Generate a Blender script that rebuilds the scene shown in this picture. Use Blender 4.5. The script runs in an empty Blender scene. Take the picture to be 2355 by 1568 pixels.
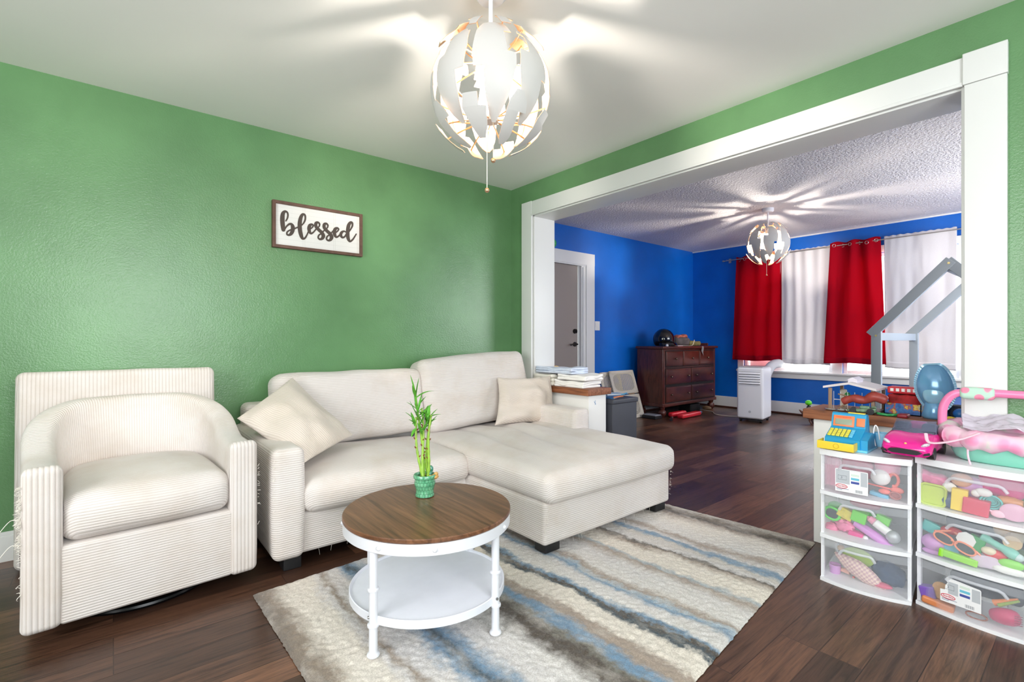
import bpy, bmesh, math, random
from mathutils import Vector, Matrix, Euler, noise
random.seed(7)
PI = math.pi
SC = bpy.context.scene
C = SC.collection

# ------------------------------------------------------------------ camera
F = 1120.0; CX = 1177.5; HY = 783.0; EYE = 1.08
ANG = math.radians(50.7); FX, FY = math.cos(ANG), math.sin(ANG)
cam_d = bpy.data.cameras.new('camera'); cam = bpy.data.objects.new('camera', cam_d); C.objects.link(cam)
cam_d.sensor_width = 36.0; cam_d.lens = 36.0 * F / 2355.0; cam_d.clip_start = 0.05
cam_d.shift_y = -(784.0 - HY) / 2355.0
cam.location = (0, 0, EYE); cam.rotation_euler = (PI / 2, 0, ANG - PI / 2)
SC.camera = cam

# ------------------------------------------------------------------ look
SC.view_settings.view_transform = 'Standard'; SC.view_settings.look = 'None'
SC.view_settings.gamma = 1.0; SC.view_settings.use_curve_mapping = False
SC.view_settings.exposure = -0.12
SC.cycles.max_bounces = 10; SC.cycles.diffuse_bounces = 5; SC.cycles.glossy_bounces = 4
SC.cycles.transparent_max_bounces = 16; SC.cycles.transmission_bounces = 6
SC.cycles.sample_clamp_indirect = 6.0
SC.cycles.caustics_reflective = False; SC.cycles.caustics_refractive = False

W = bpy.data.worlds.new('sky'); SC.world = W; W.use_nodes = True
bg = W.node_tree.nodes['Background']
bg.inputs[0].default_value = (0.86, 0.93, 1.0, 1); bg.inputs[1].default_value = 4.0

def area(name, loc, target, sx, sy, power, col):
    l = bpy.data.lights.new(name, 'AREA'); l.shape = 'RECTANGLE'; l.size = sx; l.size_y = sy
    l.energy = power; l.color = col
    o = bpy.data.objects.new(name, l); C.objects.link(o); o.location = loc
    o.rotation_euler = (Vector(target) - Vector(loc)).to_track_quat('-Z', 'Y').to_euler()
    return o
def bulb_light(name, loc, power, col, r=0.03):
    l = bpy.data.lights.new(name, 'POINT'); l.energy = power; l.color = col; l.shadow_soft_size = r
    o = bpy.data.objects.new(name, l); C.objects.link(o); o.location = loc; return o
# daylight through the two windows behind the camera, the side window and the blue room's window, plus an added fill light there
area('daylight_rear_window', (0.35, -1.74, 1.50), (0.45, 3, 2.2), 1.65, 1.35, 80, (0.95, 0.98, 1.0))
area('daylight_side_window', (-2.04, 0.6, 1.50), (3, 0.7, 2.2), 2.0, 1.45, 72, (1.0, 0.985, 0.98))
area('daylight_blue_room_window', (8.45, 2.35, 1.75), (5, 2.35, 1.3), 2.7, 1.7, 300, (0.96, 0.98, 1.0))
area('added_play_room_fill', (5.9, -0.62, 1.55), (5.6, 3, 1.6), 2.2, 1.3, 85, (0.97, 0.985, 1.0))  # unseen light added to brighten the blue room

# ------------------------------------------------------------------ pixel helpers (a pixel and a real plane give a real point)
def _dir(px, py):
    u = (px - CX) / F; v = (HY - py) / F
    return (FX + u * FY, FY - u * FX, v)
def onZ(px, py, z):
    q = _dir(px, py); t = (z - EYE) / q[2]; return Vector((q[0] * t, q[1] * t, z))
def onX(px, py, x):
    q = _dir(px, py); t = x / q[0]; return Vector((x, q[1] * t, EYE + q[2] * t))
def onY(px, py, y):
    q = _dir(px, py); t = y / q[1]; return Vector((q[0] * t, y, EYE + q[2] * t))

# ------------------------------------------------------------------ materials
def lin(c):
    return tuple(((v / 255) / 12.92 if v / 255 <= 0.04045 else ((v / 255 + 0.055) / 1.055) ** 2.4) for v in c)
MATS = {}
def mat(name, rgb=(200, 200, 200), rough=0.5, metal=0.0, spec=0.5, bump=0, bscale=100, var=0, vscale=8, alpha=None, trans=0, emit=None, estr=0, coat=0, sheen=0, bdist=0.002):
    if name in MATS: return MATS[name]
    m = bpy.data.materials.new(name); m.use_nodes = True; nt = m.node_tree; b = nt.nodes['Principled BSDF']
    col = lin(rgb) + (1,)
    b.inputs['Base Color'].default_value = col; b.inputs['Roughness'].default_value = rough
    b.inputs['Metallic'].default_value = metal; b.inputs['Specular IOR Level'].default_value = spec
    if coat: b.inputs['Coat Weight'].default_value = coat; b.inputs['Coat Roughness'].default_value = 0.1
    if sheen: b.inputs['Sheen Weight'].default_value = sheen
    if trans: b.inputs['Transmission Weight'].default_value = trans
    if emit: b.inputs['Emission Color'].default_value = lin(emit) + (1,); b.inputs['Emission Strength'].default_value = estr
    tc = nt.nodes.new('ShaderNodeTexCoord')
    if var:
        n = nt.nodes.new('ShaderNodeTexNoise'); n.inputs['Scale'].default_value = vscale; n.inputs['Detail'].default_value = 5
        nt.links.new(tc.outputs['Object'], n.inputs['Vector'])
        r = nt.nodes.new('ShaderNodeValToRGB'); r.color_ramp.elements[0].position = 0.3; r.color_ramp.elements[1].position = 0.7
        r.color_ramp.elements[0].color = tuple(c * (1 - var) for c in col[:3]) + (1,)
        r.color_ramp.elements[1].color = tuple(min(1, c * (1 + var)) for c in col[:3]) + (1,)
        nt.links.new(n.outputs['Fac'], r.inputs['Fac']); nt.links.new(r.outputs['Color'], b.inputs['Base Color'])
    if bump:
        n = nt.nodes.new('ShaderNodeTexNoise'); n.inputs['Scale'].default_value = bscale; n.inputs['Detail'].default_value = 3
        nt.links.new(tc.outputs['Object'], n.inputs['Vector'])
        bp = nt.nodes.new('ShaderNodeBump'); bp.inputs['Strength'].default_value = bump; bp.inputs['Distance'].default_value = bdist
        nt.links.new(n.outputs['Fac'], bp.inputs['Height']); nt.links.new(bp.outputs['Normal'], b.inputs['Normal'])
    if alpha is not None:
        out = nt.nodes['Material Output']; t = nt.nodes.new('ShaderNodeBsdfTransparent'); mx = nt.nodes.new('ShaderNodeMixShader')
        mx.inputs[0].default_value = alpha
        nt.links.new(t.outputs[0], mx.inputs[1]); nt.links.new(b.outputs[0], mx.inputs[2]); nt.links.new(mx.outputs[0], out.inputs[0])
    MATS[name] = m; return m
def nodes(name):
    m = bpy.data.materials.new(name); m.use_nodes = True; MATS[name] = m
    return m, m.node_tree, m.node_tree.nodes['Principled BSDF']
def mth(nt, op, a, b=None, c=None):
    n = nt.nodes.new('ShaderNodeMath'); n.operation = op
    for i, v in enumerate((a, b, c)):
        if v is None: continue
        if isinstance(v, (int, float)): n.inputs[i].default_value = v
        else: nt.links.new(v, n.inputs[i])
    return n.outputs[0]
def ramp(nt, fac, stops, interp='LINEAR'):
    r = nt.nodes.new('ShaderNodeValToRGB'); r.color_ramp.interpolation = interp; e = r.color_ramp.elements
    st = sorted((max(0.0, min(1.0, p)), c) for p, c in stops)
    while len(e) > 1: e.remove(e[-1])
    def rgba(c): return (lin(c) if max(c) > 1.5 else tuple(c)) + (1,)
    e[0].position = st[0][0]; e[0].color = rgba(st[0][1])
    for p, c in st[1:]: e.new(p).color = rgba(c)
    nt.links.new(fac, r.inputs['Fac']); return r.outputs['Color']
def mixc(nt, fac, a, b, mode='MIX'):
    n = nt.nodes.new('ShaderNodeMix'); n.data_type = 'RGBA'; n.blend_type = mode
    for i, v in ((0, fac), (6, a), (7, b)):
        if isinstance(v, (int, float)): n.inputs[i].default_value = v
        elif isinstance(v, tuple): n.inputs[i].default_value = lin(v) + (1,)
        else: nt.links.new(v, n.inputs[i])
    return n.outputs[2]
def noise_n(nt, vec, scale, detail=4, rough=0.5, dist=0):
    n = nt.nodes.new('ShaderNodeTexNoise'); n.inputs['Scale'].default_value = scale; n.inputs['Detail'].default_value = detail
    n.inputs['Roughness'].default_value = rough; n.inputs['Distortion'].default_value = dist
    nt.links.new(vec, n.inputs['Vector']); return n.outputs['Fac']
def objco(nt, scale=(1, 1, 1), kind='Object'):
    tc = nt.nodes.new('ShaderNodeTexCoord'); mp = nt.nodes.new('ShaderNodeMapping'); mp.inputs['Scale'].default_value = scale
    nt.links.new(tc.outputs[kind], mp.inputs['Vector']); return mp.outputs['Vector']
def bumpn(nt, h, strength, dist, b, prev=None):
    bp = nt.nodes.new('ShaderNodeBump'); bp.inputs['Strength'].default_value = strength; bp.inputs['Distance'].default_value = dist
    nt.links.new(h, bp.inputs['Height'])
    if prev: nt.links.new(prev, bp.inputs['Normal'])
    nt.links.new(bp.outputs['Normal'], b.inputs['Normal']); return bp.outputs['Normal']

def corduroy(name, pitch=0.014, base=(222, 215, 211), dirt=(198, 181, 164), dirtamt=0.5):
    m, nt, b = nodes(name)
    uv = nt.nodes.new('ShaderNodeUVMap'); uv.uv_map = 'rib'
    sx = nt.nodes.new('ShaderNodeSeparateXYZ'); nt.links.new(uv.outputs[0], sx.inputs[0])
    s = mth(nt, 'SINE', mth(nt, 'MULTIPLY', sx.outputs[0], 2 * PI / pitch))
    h = mth(nt, 'POWER', mth(nt, 'MULTIPLY_ADD', s, 0.5, 0.5), 0.55)
    oc = objco(nt)
    n1 = noise_n(nt, oc, 4.0, 5, 0.6); n2 = noise_n(nt, oc, 260, 2)
    d = mth(nt, 'MULTIPLY', mth(nt, 'SUBTRACT', n1, 0.45), 3.0); 
    c = mixc(nt, mth(nt, 'MULTIPLY', mth(nt, 'MINIMUM', mth(nt, 'MAXIMUM', d, 0.0), 1.0), dirtamt), base, dirt)
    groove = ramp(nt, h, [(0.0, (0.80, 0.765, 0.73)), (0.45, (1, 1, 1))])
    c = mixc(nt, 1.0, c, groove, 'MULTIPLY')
    nt.links.new(c, b.inputs['Base Color'])
    b.inputs['Roughness'].default_value = 0.9; b.inputs['Specular IOR Level'].default_value = 0.15
    b.inputs['Sheen Weight'].default_value = 0.15
    hh = mth(nt, 'MULTIPLY_ADD', n2, 0.35, h)
    bumpn(nt, hh, 0.6, pitch * 0.2, b)
    return m
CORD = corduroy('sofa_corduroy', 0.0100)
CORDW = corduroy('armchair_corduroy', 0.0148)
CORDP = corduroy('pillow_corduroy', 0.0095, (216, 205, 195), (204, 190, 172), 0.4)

def wall_paint(name, rgb, bscale, bump, rough, patches=0.06, bd=0.002):
    m, nt, b = nodes(name); oc = objco(nt)
    c0 = tuple(v for v in rgb)
    n = noise_n(nt, oc, 2.2, 4, 0.55)
    l = lin(rgb)
    c = ramp(nt, n, [(0.3, tuple(x * (1 - patches) for x in l)), (0.7, tuple(min(1, x * (1 + patches)) for x in l))])
    nt.links.new(c, b.inputs['Base Color']); b.inputs['Roughness'].default_value = rough
    h = noise_n(nt, oc, bscale, 3, 0.6)
    bumpn(nt, h, bump, bd, b); return m
GREEN = wall_paint('green_wall_paint', (101, 143, 97), 120, 0.45, 0.22, 0.12, 0.003)
BLUE = wall_paint('blue_wall_paint', (0, 96, 190), 80, 0.5, 0.38, 0.10, 0.003)
CEIL = wall_paint('white_ceiling_paint', (242, 240, 238), 60, 0.1, 0.9, 0.01)
POP = wall_paint('textured_white_ceiling', (228, 222, 222), 52, 1.0, 0.95, 0.03, 0.018)
TRIM = mat('white_trim_paint', (225, 225, 223), 0.38, bump=0.08, bscale=60)
WHITE = mat('white_metal_paint', (222, 223, 229), 0.35)
BLACK = mat('black_plastic', (22, 22, 24), 0.45)

def wood_floor():
    m, nt, b = nodes('dark_brown_floorboards'); tc = nt.nodes.new('ShaderNodeTexCoord')
    br = nt.nodes.new('ShaderNodeTexBrick'); nt.links.new(tc.outputs['Object'], br.inputs['Vector'])
    br.inputs['Scale'].default_value = 1.0; br.inputs['Brick Width'].default_value = 0.95; br.inputs['Row Height'].default_value = 0.127
    br.inputs['Mortar Size'].default_value = 0.0018; br.inputs['Mortar Smooth'].default_value = 0.3; br.offset = 0.37; br.offset_frequency = 3
    br.inputs['Color1'].default_value = (0, 0, 0, 1); br.inputs['Color2'].default_value = (1, 1, 1, 1); br.inputs['Mortar'].default_value = (0.5, 0.5, 0.5, 1)
    tone = br.outputs['Color']
    # grain stretched along the boards (x), shifted from board to board
    va = nt.nodes.new('ShaderNodeVectorMath'); va.operation = 'MULTIPLY_ADD'
    nt.links.new(tone, va.inputs[0]); va.inputs[1].default_value = (7, 13, 0); nt.links.new(tc.outputs['Object'], va.inputs[2])
    mp = nt.nodes.new('ShaderNodeMapping'); mp.inputs['Scale'].default_value = (1.6, 22, 1); nt.links.new(va.outputs[0], mp.inputs['Vector'])
    g1 = noise_n(nt, mp.outputs[0], 2.2, 6, 0.6, 1.2)
    mp2 = nt.nodes.new('ShaderNodeMapping'); mp2.inputs['Scale'].default_value = (3, 90, 1); nt.links.new(va.outputs[0], mp2.inputs['Vector'])
    g2 = noise_n(nt, mp2.outputs[0], 3, 4, 0.7)
    base = ramp(nt, tone, [(0.0, (68, 47, 37)), (0.5, (90, 63, 49)), (1.0, (122, 86, 66))])
    k = mth(nt, 'MULTIPLY_ADD', g1, 1.3, -0.15)
    dark = ramp(nt, k, [(0.25, (0.30, 0.27, 0.26)), (0.5, (0.9, 0.88, 0.86)), (0.75, (1.25, 1.2, 1.15))])
    c = mixc(nt, 1.0, base, dark, 'MULTIPLY')
    c = mixc(nt, 0.55, c, ramp(nt, g2, [(0.3, (0.45, 0.42, 0.40)), (0.6, (1.1, 1.1, 1.1))]), 'MULTIPLY')
    c = mixc(nt, mth(nt, 'MULTIPLY', br.outputs['Fac'], 0.6), c, (14, 8, 6))
    nt.links.new(c, b.inputs['Base Color'])
    w = noise_n(nt, tc.outputs['Object'], 1.7, 4, 0.6)
    b.inputs['Coat Weight'].default_value = 0.0
    nt.links.new(mth(nt, 'MULTIPLY_ADD', w, 0.22, 0.20), b.inputs['Roughness'])
    h = mth(nt, 'SUBTRACT', mth(nt, 'MULTIPLY', g2, 0.35), br.outputs['Fac'])
    bumpn(nt, h, 0.35, 0.0016, b); return m
FLOOR = wood_floor()
def woodmat(name, cols, scale=(2, 26, 26), gs=2.0, rough=0.35, bump=0.15, kind='Object'):
    m, nt, b = nodes(name); oc = objco(nt, scale, kind)
    g = noise_n(nt, oc, gs, 7, 0.62, 0.8)
    st = [(0.28 + 0.44 * i / (len(cols) - 1), c) for i, c in enumerate(cols)]
    nt.links.new(ramp(nt, g, st), b.inputs['Base Color']); b.inputs['Roughness'].default_value = rough
    bumpn(nt, g, bump, 0.001, b); return m
CAPWOOD = woodmat('stained_oak_cap', [(92, 50, 28), (134, 80, 50), (160, 102, 68)], (22, 2, 22), 2, 0.5)
DARKWOOD = woodmat('cherry_dark_wood', [(52, 22, 18), (80, 36, 28), (98, 48, 36)], (2, 22, 3), 2, 0.28)

# ------------------------------------------------------------------ mesh builder
def frame_of(d):
    d = Vector(d).normalized(); a = Vector((0, 0, 1)) if abs(d.z) < 0.9 else Vector((1, 0, 0))
    x = d.cross(a).normalized(); return x, d.cross(x).normalized(), d
def spline(pts, k=6, closed=False):
    P = [Vector(p) for p in pts]; n = len(P); out = []
    rng = range(n if closed else n - 1)
    for i in rng:
        if closed: a, b, c, d = P[(i - 1) % n], P[i], P[(i + 1) % n], P[(i + 2) % n]
        else: a, b, c, d = P[max(i - 1, 0)], P[i], P[i + 1], P[min(i + 2, n - 1)]
        for j in range(k):
            t = j / k
            out.append(0.5 * ((2 * b) + (c - a) * t + (2 * a - 5 * b + 4 * c - d) * t * t + (3 * b - a - 3 * c + d) * t ** 3))
    if not closed: out.append(P[-1])
    return out
WM = {}
class MB:
    def __init__(s): s.v = []; s.f = []; s.m = []; s.src = []
    def add(s, vs, fs, M=None, mi=0):
        o = len(s.v)
        for v in vs:
            v = Vector(v); s.v.append(M @ v if M else v)
        for f in fs: s.f.append([i + o for i in f]); s.m.append(mi)
        return s
    def box(s, lo, hi, M=None, r=0.0, seg=3, mi=0, fn=None, n=(1, 1, 1)):
        lo = Vector(lo); hi = Vector(hi); c = (lo + hi) / 2; h = (hi - lo) / 2
        h = Vector((abs(h.x), abs(h.y), abs(h.z)))
        r = min(r, min(h) * 0.999)
        L = []
        for a in range(3):
            if r > 0:
                e = [math.cos(PI / 2 * i / seg) for i in range(seg + 1)]   # 1..0
                left = [-h[a] + r - r * 1.0 * math.tan(PI / 4 * (1 - i / seg)) for i in range(seg + 1)]
            else: left = [-h[a]]
            right = [-x for x in reversed(left)]
            mid = []
            k = n[a]
            for j in range(1, k): mid.append(left[-1] + (right[0] - left[-1]) * j / k)
            q = left + mid + right
            qq = [q[0]]
            for x in q[1:]:
                if x - qq[-1] > 1e-6: qq.append(x)
            L.append(qq)
        idx = {}; vs = []; fs = []
        def vid(i, j, k):
            key = (i, j, k)
            if key in idx: return idx[key]
            p = Vector((L[0][i], L[1][j], L[2][k]))
            if r > 0:
                q = Vector([max(-(h[a] - r), min(h[a] - r, p[a])) for a in range(3)])
                d = p - q
                if d.length > 1e-9: p = q + d.normalized() * r
            s.src.append(p + c)
            if fn: p = Vector(fn(p, h))
            idx[key] = len(vs); vs.append(p + c); return idx[key]
        N = [len(l) - 1 for l in L]
        for (a, b_, c_) in ((0, 1, 2), (1, 2, 0), (2, 0, 1)):
            for side in (0, N[c_]):
                for i in range(N[a]):
                    for j in range(N[b_]):
                        q = []
                        for (di, dj) in ((0, 0), (1, 0), (1, 1), (0, 1)):
                            k = [0, 0, 0]; k[a] = i + di; k[b_] = j + dj; k[c_] = side; q.append(vid(*k))
                        fs.append(q if side else q[::-1])
        return s.add(vs, fs, M, mi)
    def tube(s, pts, r, n=8, M=None, mi=0, closed=False, caps=True, flat=1.0):
        P = [Vector(p) for p in pts]; m = len(P)
        R = r if isinstance(r, (list, tuple)) else [r] * m
        T = []
        for i in range(m):
            if closed: d = P[(i + 1) % m] - P[i - 1]
            else: d = P[min(i + 1, m - 1)] - P[max(i - 1, 0)]
            T.append(d.normalized() if d.length > 1e-9 else Vector((0, 0, 1)))
        x, y, _ = frame_of(T[0]); vs = []; fs = []
        for i in range(m):
            x = (x - T[i] * x.dot(T[i])); x = x.normalized() if x.length > 1e-6 else frame_of(T[i])[0]
            y = T[i].cross(x)
            for k in range(n):
                a = 2 * PI * k / n; vs.append(P[i] + x * math.cos(a) * R[i] + y * math.sin(a) * R[i] * flat)
        for i in range(m if closed else m - 1):
            for k in range(n):
                a = i * n + k; b = i * n + (k + 1) % n; j = ((i + 1) % m) * n
                fs.append([a, b, j + (k + 1) % n, j + k])
        if caps and not closed:
            fs.append(list(range(n))[::-1]); fs.append([(m - 1) * n + k for k in range(n)])
        return s.add(vs, fs, M, mi)
    def cyl(s, a, b, r, r2=None, n=24, M=None, mi=0): return s.tube([a, b], [r, r if r2 is None else r2], n, M, mi)
    def lathe(s, prof, n=32, M=None, mi=0, cen=(0, 0, 0), sx=1, sy=1):
        vs = []; fs = []; c = Vector(cen); m = len(prof)
        for (r, z) in prof:
            for k in range(n):
                a = 2 * PI * k / n; vs.append(c + Vector((r * math.cos(a) * sx, r * math.sin(a) * sy, z)))
        for i in range(m - 1):
            for k in range(n):
                fs.append([i * n + k, i * n + (k + 1) % n, (i + 1) * n + (k + 1) % n, (i + 1) * n + k])
        if prof[0][0] > 1e-6: fs.append(list(range(n))[::-1])
        if prof[-1][0] > 1e-6: fs.append([(m - 1) * n + k for k in range(n)])
        return s.add(vs, fs, M, mi)
    def ball(s, c, r, nu=20, nv=12, M=None, mi=0, fn=None):
        r = Vector(r) if isinstance(r, (tuple, list, Vector)) else Vector((r, r, r)); vs = []; fs = []
        c = Vector(c)
        for j in range(nv + 1):
            t = PI * j / nv
            for i in range(nu):
                a = 2 * PI * i / nu
                d = Vector((math.sin(t) * math.cos(a), math.sin(t) * math.sin(a), math.cos(t)))
                p = Vector((d.x * r.x, d.y * r.y, d.z * r.z))
                if fn: p = Vector(fn(p, d))
                vs.append(c + p)
        for j in range(nv):
            for i in range(nu): fs.append([j * nu + i, (j + 1) * nu + i, (j + 1) * nu + (i + 1) % nu, j * nu + (i + 1) % nu])
        return s.add(vs, fs, M, mi)
    def prism(s, poly, z0, z1, M=None, mi=0):
        n = len(poly); vs = [(p[0], p[1], z0) for p in poly] + [(p[0], p[1], z1) for p in poly]
        fs = [list(range(n))[::-1], [n + i for i in range(n)]] + [[i, (i + 1) % n, n + (i + 1) % n, n + i] for i in range(n)]
        return s.add(vs, fs, M, mi)
    def sheet(s, fn, nu, nv, th=0.0, M=None, mi=0):
        """fn(u,v) -> point, th = thickness along the normal"""
        P = [[Vector(fn(i / nu, j / nv)) for i in range(nu + 1)] for j in range(nv + 1)]
        vs = [p for row in P for p in row]; w = nu + 1
        fs = [[j * w + i, j * w + i + 1, (j + 1) * w + i + 1, (j + 1) * w + i] for j in range(nv) for i in range(nu)]
        if th:
            B = []
            for j in range(nv + 1):
                for i in range(nu + 1):
                    du = P[j][min(i + 1, nu)] - P[j][max(i - 1, 0)]; dv = P[min(j + 1, nv)][i] - P[max(j - 1, 0)][i]
                    nn = du.cross(dv); nn = nn.normalized() if nn.length > 1e-12 else Vector((0, 0, 1))
                    B.append(P[j][i] - nn * th)
            o = len(vs); vs += B
            fs += [[o + q for q in f[::-1]] for f in list(fs)]
            ring = [i for i in range(w)] + [j * w + nu for j in range(1, nv + 1)] + [nv * w + i for i in range(nu - 1, -1, -1)] + [j * w for j in range(nv - 1, 0, -1)]
            for a, b in zip(ring, ring[1:] + ring[:1]): fs.append([b, a, o + a, o + b])
        return s.add(vs, fs, M, mi)
    def build(s, name, mats, parent=None, world=True, sharp=38, smooth=True, rib=None):
        me = bpy.data.meshes.new(name)
        vs = s.v
        if parent is not None and world:
            inv = WM[parent].inverted(); vs = [inv @ v for v in vs]
        me.from_pydata([tuple(v) for v in vs], [], s.f)
        if not isinstance(mats, (list, tuple)): mats = [mats]
        for m in mats: me.materials.append(m)
        for p, mi in zip(me.polygons, s.m): p.material_index = mi
        bm = bmesh.new(); bm.from_mesh(me); bmesh.ops.remove_doubles(bm, verts=bm.verts, dist=1e-6)
        bmesh.ops.recalc_face_normals(bm, faces=bm.faces); bm.to_mesh(me); bm.free()
        if rib:
            uvl = me.uv_layers.new(name='rib')
            for p in me.polygons:
                for li in p.loop_indices:
                    co = me.vertices[me.loops[li].vertex_index].co
                    uvl.data[li].uv = rib(co, p.normal)
        if smooth:
            for p in me.polygons: p.use_smooth = True
            me.set_sharp_from_angle(angle=math.radians(sharp))
        o = bpy.data.objects.new(name, me); C.objects.link(o)
        if parent is not None: o.parent = parent; WM[o] = WM[parent]
        else: WM[o] = Matrix.Identity(4)
        return o
def ribax(x='z', y='z', z='y'):
    ix = {'x': 0, 'y': 1, 'z': 2}
    def f(co, n):
        a = max(range(3), key=lambda i: abs(n[i])); return (co[ix[(x, y, z)[a]]], 0)
    return f
def thing(name, label, cat, loc=(0, 0, 0), rotz=0, group=None):
    o = bpy.data.objects.new(name, None); o.empty_display_size = 0.1; C.objects.link(o)
    o.location = loc; o.rotation_euler = (0, 0, rotz); o['label'] = label; o['category'] = cat
    if group: o['group'] = group
    WM[o] = Matrix.Translation(Vector(loc)) @ Matrix.Rotation(rotz, 4, 'Z')
    return o
def tag(o, label, cat, group=None, kind=None):
    o['label'] = label; o['category'] = cat
    if group: o['group'] = group
    if kind: o['kind'] = kind
    return o
def recenter(o):
    """put a single-mesh thing's origin at its base"""
    me = o.data; xs = [v.co for v in me.vertices]
    lo = Vector([min(v[i] for v in xs) for i in range(3)]); hi = Vector([max(v[i] for v in xs) for i in range(3)])
    b = Vector(((lo.x + hi.x) / 2, (lo.y + hi.y) / 2, lo.z))
    me.transform(Matrix.Translation(-b)); o.location = b
    return o
def struct(mb, name, m, **k):
    o = mb.build(name, m, None, **k); o['kind'] = 'structure'; return o
def T(loc=(0, 0, 0), rz=0, rx=0, ry=0, s=1):
    return Matrix.Translation(Vector(loc)) @ Euler((rx, ry, rz), 'XYZ').to_matrix().to_4x4() @ Matrix.Scale(s, 4)
def look(loc, xdir, zdir):
    """matrix with local x along xdir and local z as near zdir as possible"""
    x = Vector(xdir).normalized(); z = Vector(zdir); z = (z - x * z.dot(x)).normalized(); y = z.cross(x)
    return Matrix.Translation(Vector(loc)) @ Matrix((x, y, z)).transposed().to_4x4()
def text_mesh(s, size, ext=0.0006, align='CENTER'):
    cu = bpy.data.curves.new('txt', 'FONT'); cu.body = s; cu.size = size; cu.extrude = ext; cu.align_x = align; cu.align_y = 'CENTER'
    cu.resolution_u = 3
    o = bpy.data.objects.new('txt', cu); C.objects.link(o); dg = bpy.context.evaluated_depsgraph_get(); dg.update()
    me = bpy.data.meshes.new_from_object(o.evaluated_get(dg)); vs = [v.co.copy() for v in me.vertices]; fs = [list(p.vertices) for p in me.polygons]
    bpy.data.objects.remove(o); bpy.data.curves.remove(cu); bpy.data.meshes.remove(me); return vs, fs
def pillow_mb(mb, A, B, Cc, D, th, n=18, pinch=0.06, wr=0.010, seed=0, p=0.55):
    """corners A top-left, B top-right, Cc bottom-right, D bottom-left"""
    A, B, Cc, D = [Vector(q) for q in (A, B, Cc, D)]
    nn = (B - A).cross(D - A).normalized()
    cen = (A + B + Cc + D) / 4
    def pt(s, t, sd):
        a = s * (1 - pinch * (1 - t * t)); b = t * (1 - pinch * (1 - s * s))
        u = (a + 1) / 2; v = (b + 1) / 2
        q = A * (1 - u) * (1 - v) + B * u * (1 - v) + Cc * u * v + D * (1 - u) * v
        k = ((1 - s * s) * (1 - t * t)); k = max(k, 0) ** p
        w = noise.noise(Vector((s * 1.6 + seed, t * 1.6, sd * 3))) * wr * 2.2 * min(1, k * 2)
        w += noise.noise(Vector((s * 5 + seed, t * 2.5, sd * 7 + 2))) * wr * 0.6 * min(1, k * 3)
        return q + nn * (sd * (th / 2) * k + w)
    g = [-math.cos(PI * i / n) for i in range(n + 1)]
    for sd in (1, -1):
        vs = [pt(g[i], g[j], sd) for j in range(n + 1) for i in range(n + 1)]; w = n + 1
        fs = [[j * w + i, j * w + i + 1, (j + 1) * w + i + 1, (j + 1) * w + i] for j in range(n) for i in range(n)]
        mb.add(vs, fs if sd < 0 else [f[::-1] for f in fs])
    return mb

# ------------------------------------------------------------------ room shell
XW = 2.79; YW = 3.42; HC = 2.44; HB = 2.59; XB = 7.68; YB = 4.49; TH = 0.233; XT = XW + TH
XL = -2.1; YR = -1.8; YBR = -0.7
# floor under both rooms, flat slab
struct(MB().box((XL - .1, YR - .1, -0.12), (XB + .15, YB + .3, 0)), 'floor', FLOOR)
struct(MB().box((XL - .1, YR - .1, HC), (XW + 0.1, YW + .12, HC + 0.1)), 'ceiling', CEIL)
struct(MB().box((XW + 0.1, YBR - .1, HB), (XB + .15, YB + .3, HB + 0.1)), 'ceiling.001', POP)
struct(MB().box((XL - .1, YW, 0), (XT, YW + .12, HC)), 'wall_back', GREEN)
def wall_x(mb, x0, x1, y0, y1, z1, holes):
    """wall in the plane x, with rectangular holes (ya,yb,za,zb) sorted by y"""
    y = y0
    for (a, b, c, d) in holes:
        mb.box((x0, y, 0), (x1, a, z1))
        if c > 0: mb.box((x0, a, 0), (x1, b, c))
        if d < z1: mb.box((x0, a, d), (x1, b, z1))
        y = b
    mb.box((x0, y, 0), (x1, y1, z1)); return mb
# dividing wall: green face and blue face on one core, opening 0.38..3.12
def divider(x0, x1):
    m = MB(); m.box((x0, YR, 0), (x1, 0.38, HB)); m.box((x0, 3.12, 0), (x1, YB, HB)); m.box((x0, .38, 2.157), (x1, 3.12, HB)); return m
struct(MB().box((XW, YR, 0), (XW + .1, .38, HC)).box((XW, 3.12, 0), (XW + .1, YW, HC)).box((XW, .38, 2.157), (XW + .1, 3.12, HC)), 'wall_right', GREEN, smooth=False)
struct(MB().box((XW + .1, YBR, 0), (XT, .38, HB)).box((XW + .1, 3.12, 0), (XT, YB, HB)).box((XW + .1, .38, 2.157), (XT, 3.12, HB)), 'wall_divider', BLUE, smooth=False)
struct(wall_x(MB(), XL - .1, XL, YR, YW, HC, [(-.45, 1.65, .75, 2.25)]), 'wall_left', GREEN, smooth=False)
m = MB(); m.box((XL, YR - .1, 0), (-.8, YR, HC)); m.box((-.8, YR - .1, 0), (1.5, YR, .75)); m.box((-.8, YR - .1, 2.25), (1.5, YR, HC)); m.box((1.5, YR - .1, 0), (XT, YR, HC))
struct(m, 'wall_front', GREEN, smooth=False)
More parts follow.
